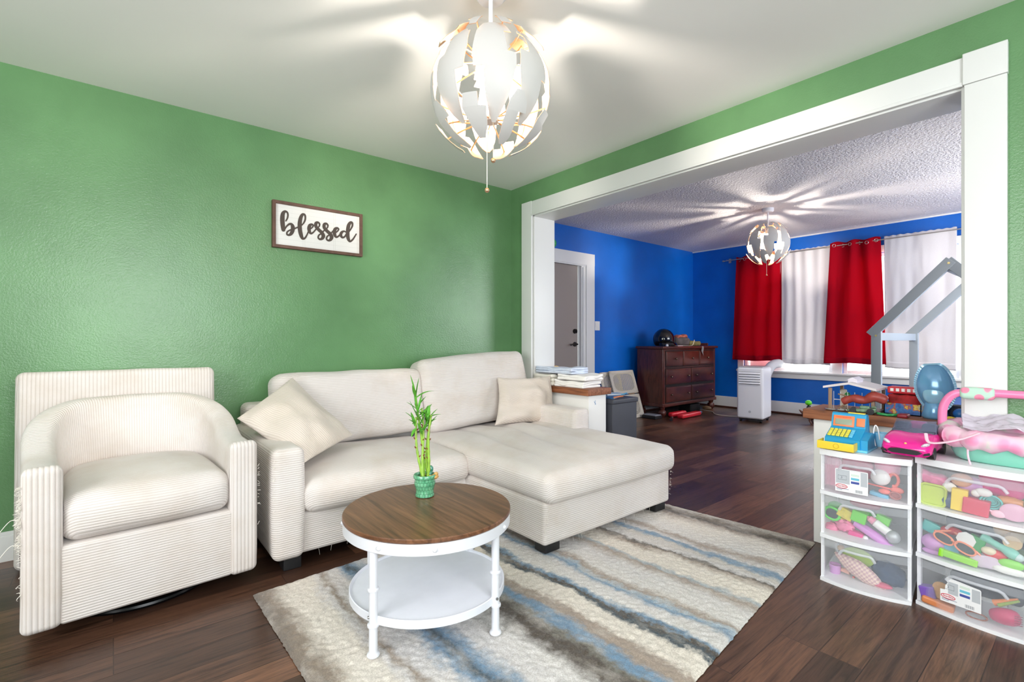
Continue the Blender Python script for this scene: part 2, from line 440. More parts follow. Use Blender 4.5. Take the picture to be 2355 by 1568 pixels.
# blue room
WY0, WY1, WZ0, WZ1 = 1.10, 3.62, 0.62, 2.22
m = wall_x(MB(), XB, XB + .14, YBR, YB, HB, [(WY0, 2.28, WZ0, WZ1), (2.40, WY1, WZ0, WZ1)])
struct(m, 'wall_east', BLUE, smooth=False)
DX0, DX1, DZ = 3.92, 4.98, 2.09
m = MB(); m.box((XT, YB, 0), (DX0, YB + .14, HB)); m.box((DX0, YB, DZ + .02), (DX1, YB + .14, HB)); m.box((DX1, YB, 0), (XB + .14, YB + .14, HB))
struct(m, 'wall_north', BLUE, smooth=False)
m = MB(); m.box((XT, YBR - .1, 0), (4.7, YBR, HB)); m.box((4.7, YBR - .1, 0), (7.1, YBR, .9)); m.box((4.7, YBR - .1, 2.2), (7.1, YBR, HB)); m.box((7.1, YBR - .1, 0), (XB + .14, YBR, HB))
struct(m, 'wall_south', BLUE, smooth=False)

# casing round the opening
def casing():
    m = MB()
    m.box((XW - .024, 3.12, .66), (XW, 3.249, 2.276), r=.003)          # left jamb board
    m.box((XW - .022, .385, 2.157), (XW, 3.12, 2.272), r=.003)         # header board
    m.box((XW - .030, .252, 0), (XW, .380, 2.150), r=.003)             # right jamb board
    m.box((XW - .032, .250, 2.152), (XW, .385, 2.282), r=.003)         # right corner block
    m.box((XW - .027, .385, 2.150), (XW - .012, 3.12, 2.166), r=.002)  # bead under the header
    m.box((XW - .006, .372, 0), (XW + .1, .392, 2.157), r=.002)
    return m
struct(casing(), 'trim_1', TRIM)
struct(MB().box((XW, 3.105, .66), (XT + .004, 3.125, 2.157), r=.002).box((XW, .376, .66), (XT + .004, .39, 2.157), r=.002).box((XW, .38, 2.142), (XT + .004, 3.12, 2.160), r=.002), 'trim_2', TRIM)
m = MB().box((XT, 3.12, .66), (XT + .02, 3.25, 2.276)).box((XT, .25, .66), (XT + .02, .38, 2.276)).box((XT, .25, 2.157), (XT + .02, 3.25, 2.276))
struct(m, 'trim_3', TRIM)
# half walls under the opening, each with a stained wood cap
WHW = mat('white_half_wall_paint', (232, 231, 228), 0.5, bump=.15, bscale=80)
struct(MB().box((XW + .012, 2.50, 0), (XT - .02, 3.14, .662), r=.003), 'wall_half_left', WHW)
struct(MB().box((XW - .025, 2.475, .660), (XT + .015, 3.118, .710), r=.004), 'trim_4', CAPWOOD)
struct(MB().box((2.915, .375, 0), (3.15, 1.0, .664), r=.003), 'wall_half_right', WHW)
struct(MB().box((2.890, .392, .662), (3.19, 1.045, .712), r=.005), 'trim_5', CAPWOOD)
# little pen mark on the end of the left half wall (blue Y)
# baseboards
def base_y(x0, x1, y, h=.145):   # along a wall whose face is y (room on the -y side)
    m = MB(); m.box((x0, y - .016, 0), (x1, y, h - .02), r=.002); m.box((x0, y - .011, h - .022), (x1, y, h), r=.004); return m
struct(base_y(XL, XW, YW), 'baseboard_back', TRIM)
struct(MB().box((XW - .016, 3.25, 0), (XW, YW, .14), r=.003).box((XW - .016, YR, 0), (XW, .25, .14), r=.003), 'baseboard_right', TRIM)
struct(MB().box((XT, YB - .018, .022), (DX0 - .15, YB, .18), r=.003).box((DX1 + .15, YB - .018, .022), (XB, YB, .18), r=.003), 'baseboard_north', TRIM)
struct(MB().box((XB - .018, YBR, .022), (XB, YB, .18), r=.003), 'baseboard_east', TRIM)
struct(MB().box((XB - .032, YBR, 0), (XB, YB, .024), r=.008).box((DX1 + .15, YB - .032, 0), (XB, YB, .024), r=.008), 'trim_6', mat('shoe_molding_wood', (74, 40, 30), .4))
struct(MB().box((XB - .02, YBR, HB - .018), (XB, YB, HB), r=.004), 'trim_7', TRIM)

# entrance door in the north wall
DOORP = mat('taupe_door_paint', (148, 138, 132), 0.5, bump=.1, bscale=120)
door = MB().box((DX0 + .02, YB + .045, .01), (4.86, YB + .085, DZ), r=.004).build('door_1', DOORP); door['kind'] = 'structure'
BRONZE = mat('dark_bronze', (38, 34, 32), .35, metal=.6)
m = MB(); m.cyl((4.80, YB + .048, 1.205), (4.80, YB + .020, 1.205), .033, .030, 28); m.box((4.796, YB + .004, 1.190), (4.804, YB + .022, 1.220), r=.002)
m.build('deadbolt', BRONZE, door)
m = MB(); m.cyl((4.80, YB + .048, 1.03), (4.80, YB + .030, 1.03), .032, .030, 28); m.cyl((4.80, YB + .03, 1.03), (4.80, YB - .01, 1.03), .010)
m.tube(spline([(4.80, YB - .008, 1.03), (4.76, YB - .012, 1.034), (4.70, YB - .01, 1.028), (4.675, YB - .006, 1.020)]), [.012] * 12 + [.009] * 7, 10)
m.build('door_handle', BRONZE, door)
m = MB()
m.box((4.88, YB - .005, 0), (DX1, YB + .14, DZ + .01), r=.002); m.box((DX0 - .02, YB - .005, DZ + .002), (DX1, YB + .14, DZ + .03), r=.002)
m.box((4.90, YB - .020, 0), (4.925, YB, DZ - .02), r=.003)
m.box((4.965, YB - .022, 0), (5.13, YB, 2.12), r=.003); m.box((DX0 - .15, YB - .020, 2.10), (5.135, YB, 2.262), r=.003)
m.box((DX0 - .02, YB - .012, 2.085), (4.97, YB, 2.102), r=.003)
m.box((DX0 - .15, YB - .022, 0), (DX0 + .02, YB, 2.262), r=.003)
struct(m, 'trim_8', TRIM)

# window in the east wall (two sashes behind the curtains)
def win(y0, y1, n):
    f = MB(); x0, x1 = XB + .02, XB + .11
    f.box((x0, y0, WZ0), (x1, y0 + .05, WZ1), r=.003).box((x0, y1 - .05, WZ0), (x1, y1, WZ1), r=.003)
    f.box((x0 + .003, y0 + .002, WZ0 + .002), (x1 - .003, y1 - .002, WZ0 + .055), r=.003).box((x0 + .003, y0 + .002, WZ1 - .05), (x1 - .003, y1 - .002, WZ1 - .002), r=.003)
    f.box((x0 + .01, y0 + .04, 1.40), (x1 - .01, y1 - .04, 1.45), r=.003)
    ym = (y0 + y1) / 2
    f.box((x0 + .02, ym - .035, WZ0 + .05), (x1 - .02, ym + .035, WZ1 - .04), r=.003)
    w = f.build(n, TRIM); w['kind'] = 'structure'
    MB().box((XB + .060, y0 + .04, WZ0 + .05), (XB + .064, y1 - .04, WZ1 - .04)).build('pane', mat('window_glass', (255, 255, 255), .02, alpha=.08), w)
    return w
win(WY0, 2.28, 'window_1'); win(2.40, WY1, 'window_2')
m = MB(); m.box((XB - .05, WY0 - .10, .602), (XB + .02, WY1 + .10, .632), r=.006); m.box((XB - .022, WY0 - .09, .525), (XB, WY1 + .09, .602), r=.003)
m.box((XB - .020, WY0 - .10, .632), (XB, WY0, 2.221), r=.003); m.box((XB - .020, WY1, .632), (XB, WY1 + .09, 2.221), r=.003); m.box((XB - .020, WY0 - .1, WZ1), (XB, WY1 + .09, 2.31), r=.003)
m.box((XB - .018, 2.28, .633), (XB, 2.40, WZ1), r=.003)
struct(m, 'trim_9', TRIM)
# windows behind the camera (frames in the rear and side walls)
def plain_window(n, lo, hi, ax):
    f = MB(); t = .045
    lo = Vector(lo); hi = Vector(hi)
    h = 1 if ax == 'x' else 0
    for (a, b) in ((lo[h], lo[h] + t), (hi[h] - t, hi[h]), ((lo[h] + hi[h]) / 2 - t / 2, (lo[h] + hi[h]) / 2 + t / 2)):
        l2 = lo.copy(); h2 = hi.copy(); l2[h] = a; h2[h] = b; f.box(l2, h2, r=.003)
    for (a, b) in ((lo.z, lo.z + t), (hi.z - t, hi.z)):
        l2 = lo.copy(); h2 = hi.copy(); l2.z = a; h2.z = b; f.box(l2, h2, r=.003)
    o = f.build(n, TRIM); o['kind'] = 'structure'; return o
plain_window('window_3', (-.8, YR - .09, .75), (1.5, YR - .03, 2.25), 'y')
plain_window('window_4', (XL - .09, -.45, .75), (XL - .03, 1.65, 2.25), 'x')
plain_window('window_5', (4.7, YBR - .09, .9), (7.1, YBR - .03, 2.2), 'y')

# outside: lawn and hedge seen through the gap under the curtains
struct(MB().box((XB + .2, -6, -.5), (XB + 14, 10, -.42)), 'ground', mat('sunlit_grass', (150, 170, 110), .95, var=.3, vscale=20))

# ------------------------------------------------------------------ rug
def rug():
    A, B, C_, D = (.455, 2.285), (2.75, 2.45), (2.889, .983), (.49, .72)
    nu, nv = 420, 260
    def f(u, v):
        x = A[0] * (1 - u) * (1 - v) + B[0] * u * (1 - v) + C_[0] * u * v + D[0] * (1 - u) * v
        y = A[1] * (1 - u) * (1 - v) + B[1] * u * (1 - v) + C_[1] * u * v + D[1] * (1 - u) * v
        e = min(u * 9, (1 - u) * 9, v * 6, (1 - v) * 6, .12) / .12
        h = .013 + .0045 * noise.noise(Vector((x * 48, y * 48, 0))) + .002 * noise.noise(Vector((x * 9, y * 9, 7)))
        x += .0035 * noise.noise(Vector((x * 60, y * 60, 11))); y += .0035 * noise.noise(Vector((x * 60, y * 60, 19)))
        return (x, y, max(.003, .003 + h * min(1, e ** .5)))
    m, nt, b = nodes('striped_shag_rug')
    uv = nt.nodes.new('ShaderNodeUVMap'); uv.uv_map = 'pile'
    sx = nt.nodes.new('ShaderNodeSeparateXYZ'); nt.links.new(uv.outputs[0], sx.inputs[0])
    oc = objco(nt)
    mpw = nt.nodes.new('ShaderNodeMapping'); mpw.inputs['Scale'].default_value = (2.5, 1.3, 1); nt.links.new(oc, mpw.inputs['Vector'])
    w1 = noise_n(nt, mpw.outputs[0], 1.6, 5, .6)
    w2 = noise_n(nt, oc, 26, 3, .7); w3 = noise_n(nt, oc, 190, 3, .8)
    u = mth(nt, 'ADD', sx.outputs[0], mth(nt, 'MULTIPLY', mth(nt, 'SUBTRACT', w1, .5), .085))
    u = mth(nt, 'ADD', u, mth(nt, 'MULTIPLY', mth(nt, 'SUBTRACT', w2, .5), .030))
    cr, gw, tp, bl, dk, db, lt = (222, 214, 203), (207, 204, 203), (160, 146, 134), (112, 142, 168), (80, 72, 64), (66, 80, 90), (214, 211, 208)
    stops = [(0, (112, 104, 98)), (.028, (140, 126, 112)), (.052, cr), (.085, cr), (.100, gw), (.113, (150, 136, 122)), (.128, gw), (.150, gw), (.168, bl), (.182, db), (.198, bl), (.222, gw), (.275, lt), (.300, dk), (.325, dk)]
    s1 = ramp(nt, mth(nt, 'MULTIPLY', u, 3.0), [(min(1, p * 3.0), c) for p, c in stops])
    st2 = [(.318, dk), (.328, (120, 118, 110)), (.340, bl), (.352, bl), (.366, tp), (.384, tp), (.396, cr), (.428, cr), (.438, db), (.448, dk), (.456, bl), (.468, lt), (.498, gw), (.514, bl), (.524, (170, 182, 192)), (.536, tp), (.552, lt), (.60, gw)]
    s2 = ramp(nt, mth(nt, 'MULTIPLY', mth(nt, 'SUBTRACT', u, .30), 3.2), [((p - .30) * 3.2, c) for p, c in st2])
    st3 = [(.60, gw), (.628, tp), (.642, (160, 172, 180)), (.655, cr), (.69, cr), (.706, tp), (.714, dk), (.724, gw), (.75, (196, 190, 182)), (.766, bl), (.776, (128, 150, 170)), (.786, gw), (.81, tp), (.826, lt), (.90, cr), (.928, tp), (.945, dk), (.960, (110, 98, 86)), (.985, (196, 188, 176))]
    s3 = ramp(nt, mth(nt, 'MULTIPLY', mth(nt, 'SUBTRACT', u, .59), 2.5), [(min(1, (p - .59) * 2.5), c) for p, c in st3])
    c = mixc(nt, mth(nt, 'GREATER_THAN', u, .309), s1, s2); c = mixc(nt, mth(nt, 'GREATER_THAN', u, .595), c, s3)
    pile = ramp(nt, w3, [(.3, (.70, .68, .66)), (.62, (1.08, 1.08, 1.08))])
    n4 = noise_n(nt, oc, 150, 4, .8); streak = mth(nt, 'MULTIPLY', mth(nt, 'MINIMUM', mth(nt, 'MAXIMUM', mth(nt, 'MULTIPLY_ADD', n4, 7.0, -3.6), 0.0), 1.0), .36)
    c = mixc(nt, streak, c, (150, 138, 126))
    fade = noise_n(nt, mpw.outputs[0], 4.5, 4, .65)
    c = mixc(nt, mth(nt, 'MULTIPLY', mth(nt, 'MINIMUM', mth(nt, 'MAXIMUM', mth(nt, 'MULTIPLY_ADD', fade, 4.0, -1.9), 0.0), 1.0), .42), c, (214, 208, 200))
    c = mixc(nt, 1.0, c, pile, 'MULTIPLY')
    nt.links.new(c, b.inputs['Base Color']); b.inputs['Roughness'].default_value = 1; b.inputs['Specular IOR Level'].default_value = .05
    b.inputs['Sheen Weight'].default_value = .2
    bumpn(nt, w3, .6, .003, b)
    mb = MB(); mb.sheet(f, nu, nv)
    o = mb.build('area_rug', m, None, smooth=True, sharp=180)
    uvl = o.data.uv_layers.new(name='pile')
    A_, B_, C2, D_ = [Vector(q) for q in (A, B, C_, D)]
    # inverse of the quad: u depends on x and on where along the edges the point lies
    for li in range(len(o.data.loops)):
        co = o.data.vertices[o.data.loops[li].vertex_index].co
        v = .5
        for _ in range(4):
            xl = A[0] * (1 - v) + D[0] * v; xr = B[0] * (1 - v) + C_[0] * v; u_ = (co.x - xl) / (xr - xl)
            yt = A[1] * (1 - u_) + B[1] * u_; yb = D[1] * (1 - u_) + C_[1] * u_; v = (yt - co.y) / (yt - yb)
        uvl.data[li].uv = (u_, v)
    tag(o, 'shaggy area rug striped in cream, grey, blue and brown on the dark floor', 'rug')
    recenter(o)
    return o
rug()

# ------------------------------------------------------------------ sectional sofa
def sofa():
    t = thing('sectional_sofa', 'cream corduroy sectional sofa with chaise against the green wall', 'sofa', (1.62, 2.9, 0))
    R = ribax()
    def wob(amp, sc, seed):
        def f(p, h):
            q = p.copy(); k = noise.noise(Vector((p.x * sc + seed, p.y * sc, p.z * sc)))
            return q + Vector((0, 0, k * amp)) + Vector((k * amp * .3, k * amp * .3, 0))
        return f
    # base (left part and chaise)
    m = MB(); m.box((.60, 2.425, .065), (1.66, 3.36, .262), r=.02, n=(6, 4, 1)); m.box((1.625, 1.735, .07), (2.698, 3.36, .285), r=.022, n=(6, 6, 1), fn=wob(.004, 4, 3))
    m.build('base', CORD, t, rib=R)
    # arms
    def arm(x0, x1, y0, y1, z1, name):
        m = MB(); m.box((x0, y0, .062), (x1, y1, z1), r=.034, seg=4, n=(1, 8, 5), fn=lambda p, h: p + Vector((math.copysign(.006, p.x) * (1 - (p.z / h.z) ** 2), 0, .006 * noise.noise(p * 5))))
        return m.build(name, CORD, t, rib=ribax('z', 'z', 'y'))
    a = arm(.562, .702, 2.395, 3.36, .578, 'armrest')
    a2 = arm(2.555, 2.715, 2.41, 3.36, .580, 'armrest')
    # back frame
    MB().box((.60, 3.20, .07), (2.70, 3.395, .70), r=.04, n=(6, 1, 3)).build('back_frame', CORD, t, rib=ribax('z', 'z', 'y'))
    # seat cushions
    def seat(x0, x1, y0, y1, z0, z1, crown, front, name, seed, r=.055):
        def f(p, h):
            kx = max(0, 1 - (p.x / h.x) ** 2); ky = max(0, 1 - (p.y / h.y) ** 2); kz = max(0, 1 - (p.z / h.z) ** 2)
            q = p.copy()
            if p.z > 0: q.z += crown * (kx ** .6) * (ky ** .6)
            q.y -= (front if p.y < 0 else 0) * kx ** .8 * (.35 + .65 * kz) * (abs(p.y) / h.y) ** 2
            q.x += math.copysign(.008, p.x) * kz * (abs(p.x) / h.x) ** 4
            n = noise.noise(Vector((p.x * 2.3 + seed, p.y * 2.3, 0))); n2 = noise.noise(Vector((p.x * 6 + seed, p.y * 5, p.z * 5)))
            q.z += (n * .016 + n2 * .005) * (1 if p.z > 0 else .1) * min(1, 3 * kx * ky + .2)
            q.y += n2 * .004
            return q
        m = MB(); m.box((x0, y0, z0), (x1, y1, z1), r=r, seg=5, n=(44, 34, 3), fn=f)
        o = m.build(name, CORD, t, sharp=80)
        # ribs run across the seat: follow y on top, z on the front
        me = o.data; uvl = me.uv_layers.new(name='rib')
        for p in me.polygons:
            ax = max(range(3), key=lambda i: abs(p.normal[i]))
            for li in p.loop_indices:
                co = me.vertices[me.loops[li].vertex_index].co
                q = m.src[me.loops[li].vertex_index]; fy = sum(m.src[i].y for i in p.vertices) / len(p.vertices)
                uvl.data[li].uv = (q.z if abs(p.normal.x) > .85 else q.y + q.z * (1 if fy < (y0 + y1) / 2 else -1), 0)
        return o
    seat(.700, 1.640, 2.385, 3.16, .252, .405, .055, .045, 'seat_cushion', 1.0)
    # chaise seat: tufted channels running front to back corner
    o = seat(1.622, 2.712, 1.700, 3.12, .272, .430, .035, .035, 'seat_cushion', 6.0, .05)
    for v in o.data.vertices:
        w = v.co + Vector((1.62, 2.9, 0))
        if w.z > .40:
            k = 0
            for (xc, amp) in ((1.90, .016), (2.16, .018), (2.42, .014)):
                d = (w.x + .05 * math.sin(w.y * 3 + xc)) - xc; k += amp * math.exp(-(d / .040) ** 2)
            fade = min(1, max(0, (w.y - 1.76) / .25)) * min(1, max(0, (3.15 - w.y) / .2))
            v.co.z -= k * fade
    # back cushions
    def back(c, hx, hy, hz, tilt, rz, name, seed, puff, roll=0):
        def f(p, h):
            kx = max(0, 1 - (p.x / h.x) ** 2); kz = max(0, 1 - (p.z / h.z) ** 2)
            q = p.copy(); q.y += math.copysign(puff, p.y) * (kx * kz) ** .5
            q.z += .010 * noise.noise(Vector((p.x * 4 + seed, 0, 0))) + (.012 * kx if p.z > 0 else 0)
            q.y += .012 * noise.noise(Vector((p.x * 3 + seed, p.z * 3, 0))) + .004 * noise.noise(Vector((p.x * 9 + seed, p.z * 9, 0)))
            return q
        m = MB(); M = Matrix.Translation(Vector(c)) @ Matrix.Rotation(rz, 4, 'Z') @ Matrix.Rotation(tilt, 4, 'X') @ Matrix.Rotation(roll, 4, 'Y')
        m.box((-hx, -hy, -hz), (hx, hy, hz), r=.055, seg=5, n=(18, 1, 10), fn=f, M=M)
        return m.build(name, CORD, t, sharp=80, rib=ribax('z', 'z', 'y'))
    back((1.205, 3.115, .655), .488, .085, .218, -.20, 0.0, 'back_cushion', 2, .045)
    back((2.155, 3.10, .700), .475, .10, .262, -.22, -.03, 'back_cushion', 9, .05, -.065)
    # feet
    FT = mat('black_sofa_foot', (26, 26, 28), .45)
    for (x, y, w) in ((.655, 2.475, .04), (1.705, 1.80, .05), (2.635, 1.80, .05), (.655, 3.3, .04), (2.63, 3.3, .04)):
        z0 = .022 if (x > 1 and y < 2) else 0
        MB().box((x - w, y - .04, z0), (x + w, y + .04, .072), r=.004).build('foot', FT, t)
    MB().box((.64, 2.5, .05), (2.66, 3.3, .068)).build('underside', BLACK, t)
    # loose threads along the scratched corners
    m = MB(); random.seed(3)
    def threads(p0, p1, n, L, dirs):
        for i in range(n):
            k = random.random(); p = Vector(p0).lerp(Vector(p1), k); d = Vector([random.gauss(a, .5) for a in dirs]); l = L * random.uniform(.3, 1)
            q = p + d * l * .5 + Vector((0, 0, -l * .1)); e = p + d * l + Vector((0, 0, -l * .6))
            m.tube([p - d * .002, q, e], [.0006, .0005, .0004], 4)
    threads((.565, 2.40, .30), (.565, 2.40, .53), 22, .007, (-1, -.6, 0))
    threads((1.63, 1.74, .14), (1.66, 1.735, .27), 50, .010, (-.4, -1, 0))
    threads((2.70, 1.74, .12), (2.70, 1.72, .42), 50, .009, (1, -.4, .1))
    threads((.75, 2.43, .07), (1.5, 2.43, .066), 14, .03, (0, -.2, -1))
    threads((1.7, 1.75, .075), (2.6, 1.75, .075), 16, .02, (0, -.2, -1))
    o = m.build('loose_threads', mat('loose_cream_thread', (232, 226, 216), .9), t); o['kind'] = 'stuff'
    return t
sofa()

# throw pillows lying on the sofa
def pillow(label, cs, th, seed, loc, wr=.010, pinch=.05, rib='v'):
    t_ = MB(); pillow_mb(t_, *cs, th, 30, pinch, wr, seed)
    A, B, C_, D = [Vector(c) for c in cs]; dv = (D - A).normalized()
    t_.build('tmp', CORDP, None)
    o = C.objects['tmp']; o.name = 'throw_pillow'
    uvl = o.data.uv_layers.new(name='rib')
    for li in range(len(o.data.loops)):
        co = o.data.vertices[o.data.loops[li].vertex_index].co; uvl.data[li].uv = (co.dot(dv), 0)
    tag(o, label, 'pillow', 'throw pillows on the sofa'); recenter(o); return o
pillow('large cream corduroy pillow tilted over the left sofa arm', (onY(672, 868, 3.01), onY(812, 1000, 2.72), onY(694, 1068, 2.50), onY(545, 962, 2.86)), .17, 4, 0, .016, .03)
pillow('small crumpled beige pillow standing at the right end of the chaise', (onY(1144, 868, 2.93), onY(1266, 864, 2.88), onY(1284, 972, 2.80), onY(1138, 978, 2.80)), .14, 12, 0, .022, .09)

# ------------------------------------------------------------------ barrel armchair
def armchair():
    t = thing('barrel_armchair', 'cream corduroy barrel armchair with frayed arm, swivel base, left of the sofa', 'armchair', (.098, 2.752, 0), math.radians(4.3))
    hw = .372; th = .105; yf = -.360; yb = .34; ymid = -.02
    # centre line of the tub wall, from front left round the back to front right
    cl = hw - th / 2
    path = []
    ns = 14
    for i in range(ns): path.append((-cl, yf + (ymid - yf) * i / ns))
    na = 44
    for i in range(na + 1):
        a = PI - PI * i / na
        e = .78
        cx = math.copysign(abs(math.cos(a)) ** e, math.cos(a)); sy = abs(math.sin(a)) ** e
        path.append((cl * cx, ymid + (yb - th / 2 - ymid) * sy))
    for i in range(1, ns + 1): path.append((cl, ymid + (yf - ymid) * i / ns))
    P = [Vector((x, y, 0)) for x, y in path]; n = len(P)
    acc = [0]
    for i in range(1, n): acc.append(acc[-1] + (P[i] - P[i - 1]).length)
    tot = acc[-1]
    def hgt(s):
        k = abs(s / tot - .5) * 2          # 0 back, 1 front
        k2 = max(0, min(1, (k - .18) / .60)); k2 = k2 * k2 * (3 - 2 * k2)
        return .812 - (.812 - .640) * k2 - .012 * k
    vs = []; uvs = []; rows = 0
    prof_n = 0
    z0 = .062; zi = .30
    for i in range(n):
        tn = (P[min(i + 1, n - 1)] - P[max(i - 1, 0)]).normalized(); nr = Vector((tn.y, -tn.x, 0))   # points inward? fixed below
        if nr.dot(-P[i] + Vector((0, ymid, 0))) < 0: nr = -nr
        H = hgt(acc[i]); r = th / 2
        k = abs(acc[i] / tot - .5) * 2
        sec = [(r, zi), (r + .004, (zi + H) / 2), (r, H - r)]
        for j in range(1, 10): a = PI * j / 10; sec.append((r * math.copysign(abs(math.cos(a)) ** .65, math.cos(a)), H - r + r * abs(math.sin(a)) ** .65))
        sec += [(-r, H - r), (-r - .004, (H + z0) / 2), (-r, z0 + .02), (-r + .015, z0)]
        lean = .05 * (1 - k) 
        for (o, z) in sec:
            zz = max(0, (z - .3)) / .5
            vs.append(P[i] + nr * (o - lean * zz * 1.0 * (1 if k < .9 else 0)) + Vector((0, 0, z)))
        prof_n = len(sec)
    fs = []
    for i in range(n - 1):
        for j in range(prof_n - 1): fs.append([i * prof_n + j, (i + 1) * prof_n + j, (i + 1) * prof_n + j + 1, i * prof_n + j + 1])
    m = MB(); m.add(vs, fs)
    o = m.build('tub_back', CORD, t, world=False, sharp=60)
    # rib coordinate = arc length: nearest path point
    me = o.data; uvl = me.uv_layers.new(name='rib')
    def arc(co):
        bi = min(range(n), key=lambda i: (P[i].x - co.x) ** 2 + (P[i].y - co.y) ** 2)
        best = None
        for i in (bi - 1, bi):
            if 0 <= i < n - 1:
                a, b = P[i], P[i + 1]; d = b - a; k = max(0, min(1, (Vector((co.x, co.y, 0)) - a).dot(d) / d.length_squared)); q = a + d * k
                e = (q - Vector((co.x, co.y, 0))).length
                if best is None or e < best[0]: best = (e, acc[i] + k * d.length)
        return best[1]
    cache = [arc(v.co) for v in me.vertices]
    for p in me.polygons:
        for li in p.loop_indices: uvl.data[li].uv = (cache[me.loops[li].vertex_index], 0)
    # front faces of the arms, vertical ribs
    for sx in (-1, 1):
        a, b = sorted((sx * (hw - th - .002), sx * (hw + .003)))
        MB().box((a, yf - .022, z0 - .004), (b, yf + .03, .636), r=.032, seg=5, n=(2, 1, 6), fn=lambda p, h: p + Vector((.004 * noise.noise(Vector((0, 0, p.z * 9))), .004 * noise.noise(Vector((3, p.x * 9, p.z * 6))), 0))).build('arm_front', CORDW, t, world=False, rib=ribax('y', 'x', 'x'))
    # front panel and seat
    MB().box((-hw + th - .01, yf - .012, z0), (hw - th + .01, .25, .345), r=.015, n=(4, 3, 2)).build('front_panel', CORD, t, world=False, rib=ribax())
    def f(p, h):
        kx = max(0, 1 - (p.x / h.x) ** 2); ky = max(0, 1 - (p.y / h.y) ** 2); kz = max(0, 1 - (p.z / h.z) ** 2)
        q = p.copy()
        if p.z > 0: q.z += .045 * (kx ** .5) * (ky ** .5)
        if p.y < 0: q.y -= .035 * kx ** .7 * (.4 + .6 * kz) * (abs(p.y) / h.y) ** 2
        if p.y > 0: q.x *= 1 - .28 * (p.y / h.y) ** 3
        q.z += .005 * noise.noise(p * 5)
        return q
    mq = MB(); o = mq.box((-.276, yf - .006, .345), (.276, .27, .505), r=.055, seg=5, n=(16, 16, 2), fn=f).build('seat_cushion', CORD, t, world=False, sharp=80)
    me = o.data; uvl = me.uv_layers.new(name='rib')
    for p in me.polygons:
        for li in p.loop_indices:
            q = mq.src[me.loops[li].vertex_index]; fy = sum(mq.src[i].y for i in p.vertices) / len(p.vertices); uvl.data[li].uv = (q.y + q.z * (1 if fy < 0 else -1), 0)
    # swivel base
    MB().box((-.33, -.33, .05), (.33, .25, .064), r=.004).build('underside', BLACK, t, world=False)
    ring = [(.27 * math.cos(2 * PI * i / 48), -.03 + .27 * math.sin(2 * PI * i / 48), .016) for i in range(48)]
    m = MB(); m.tube(ring, .012, 8, closed=True); m.cyl((0, -.03, .02), (0, -.03, .055), .06)
    for k in range(4): a = PI / 4 + PI / 2 * k; m.tube([(0, -.03, .03), (.27 * math.cos(a), -.03 + .27 * math.sin(a), .018)], .012, 8)
    m.build('swivel_base', mat('black_steel', (18, 18, 20), .3, metal=.5), t, world=False)
    random.seed(5); m = MB()
    for i in range(120):
        z = random.choice([random.gauss(.50, .05), random.gauss(.40, .05), random.uniform(.2, .6)]); p = Vector((-hw - .002, yf - .018 + random.uniform(0, .015), z)); l = random.uniform(.005, .018)
        d = Vector((-1, random.gauss(0, .5), random.gauss(0, .6)))
        m.tube(spline([p - d * .002, p + d * l * .5 + Vector((0, random.gauss(0, .004), -l * .1)), p + d * l * .8 + Vector((random.gauss(0, .003), 0, -l * .3))], 3), .0007, 4)
    for i in range(14):
        z = random.uniform(.25, .60); p = Vector((hw + .004, yf - .015, z)); l = random.uniform(.004, .010); d = Vector((1, random.gauss(0, .5), random.gauss(0, .6)))
        m.tube([p - d * .002, p + d * l], .0008, 4)
    for zz in (.462, .375): m.tube(spline([(-hw, yf, zz), (-hw - .025, yf, zz + .004), (-hw - .05, yf, zz - .028)], 4), .0011, 4)
    o = m.build('loose_threads', MATS['loose_cream_thread'], t, world=False); o['kind'] = 'stuff'
    return t
armchair()
# upholstered slab leaning on the wall behind the armchair
m = MB(); M = Matrix.Translation(Vector((.045, 3.26, .468))) @ Matrix.Rotation(-.06, 4, 'X')
m.box((-.402, -.075, -.46), (.402, .075, .46), r=.035, seg=4, n=(10, 1, 8), M=M, fn=lambda p, h: p + Vector((0, .010 * noise.noise(Vector((p.x * 4, p.z * 4, 1))) - (.012 * (1 - (p.x / h.x) ** 2) if p.y < 0 else 0), .006 * noise.noise(Vector((p.x * 5, 0, 3))))))
o = m.build('ottoman', CORDW, None, rib=ribax('y', 'x', 'x')); tag(o, 'cream corduroy ottoman stood on edge between the armchair and green wall', 'ottoman'); recenter(o)

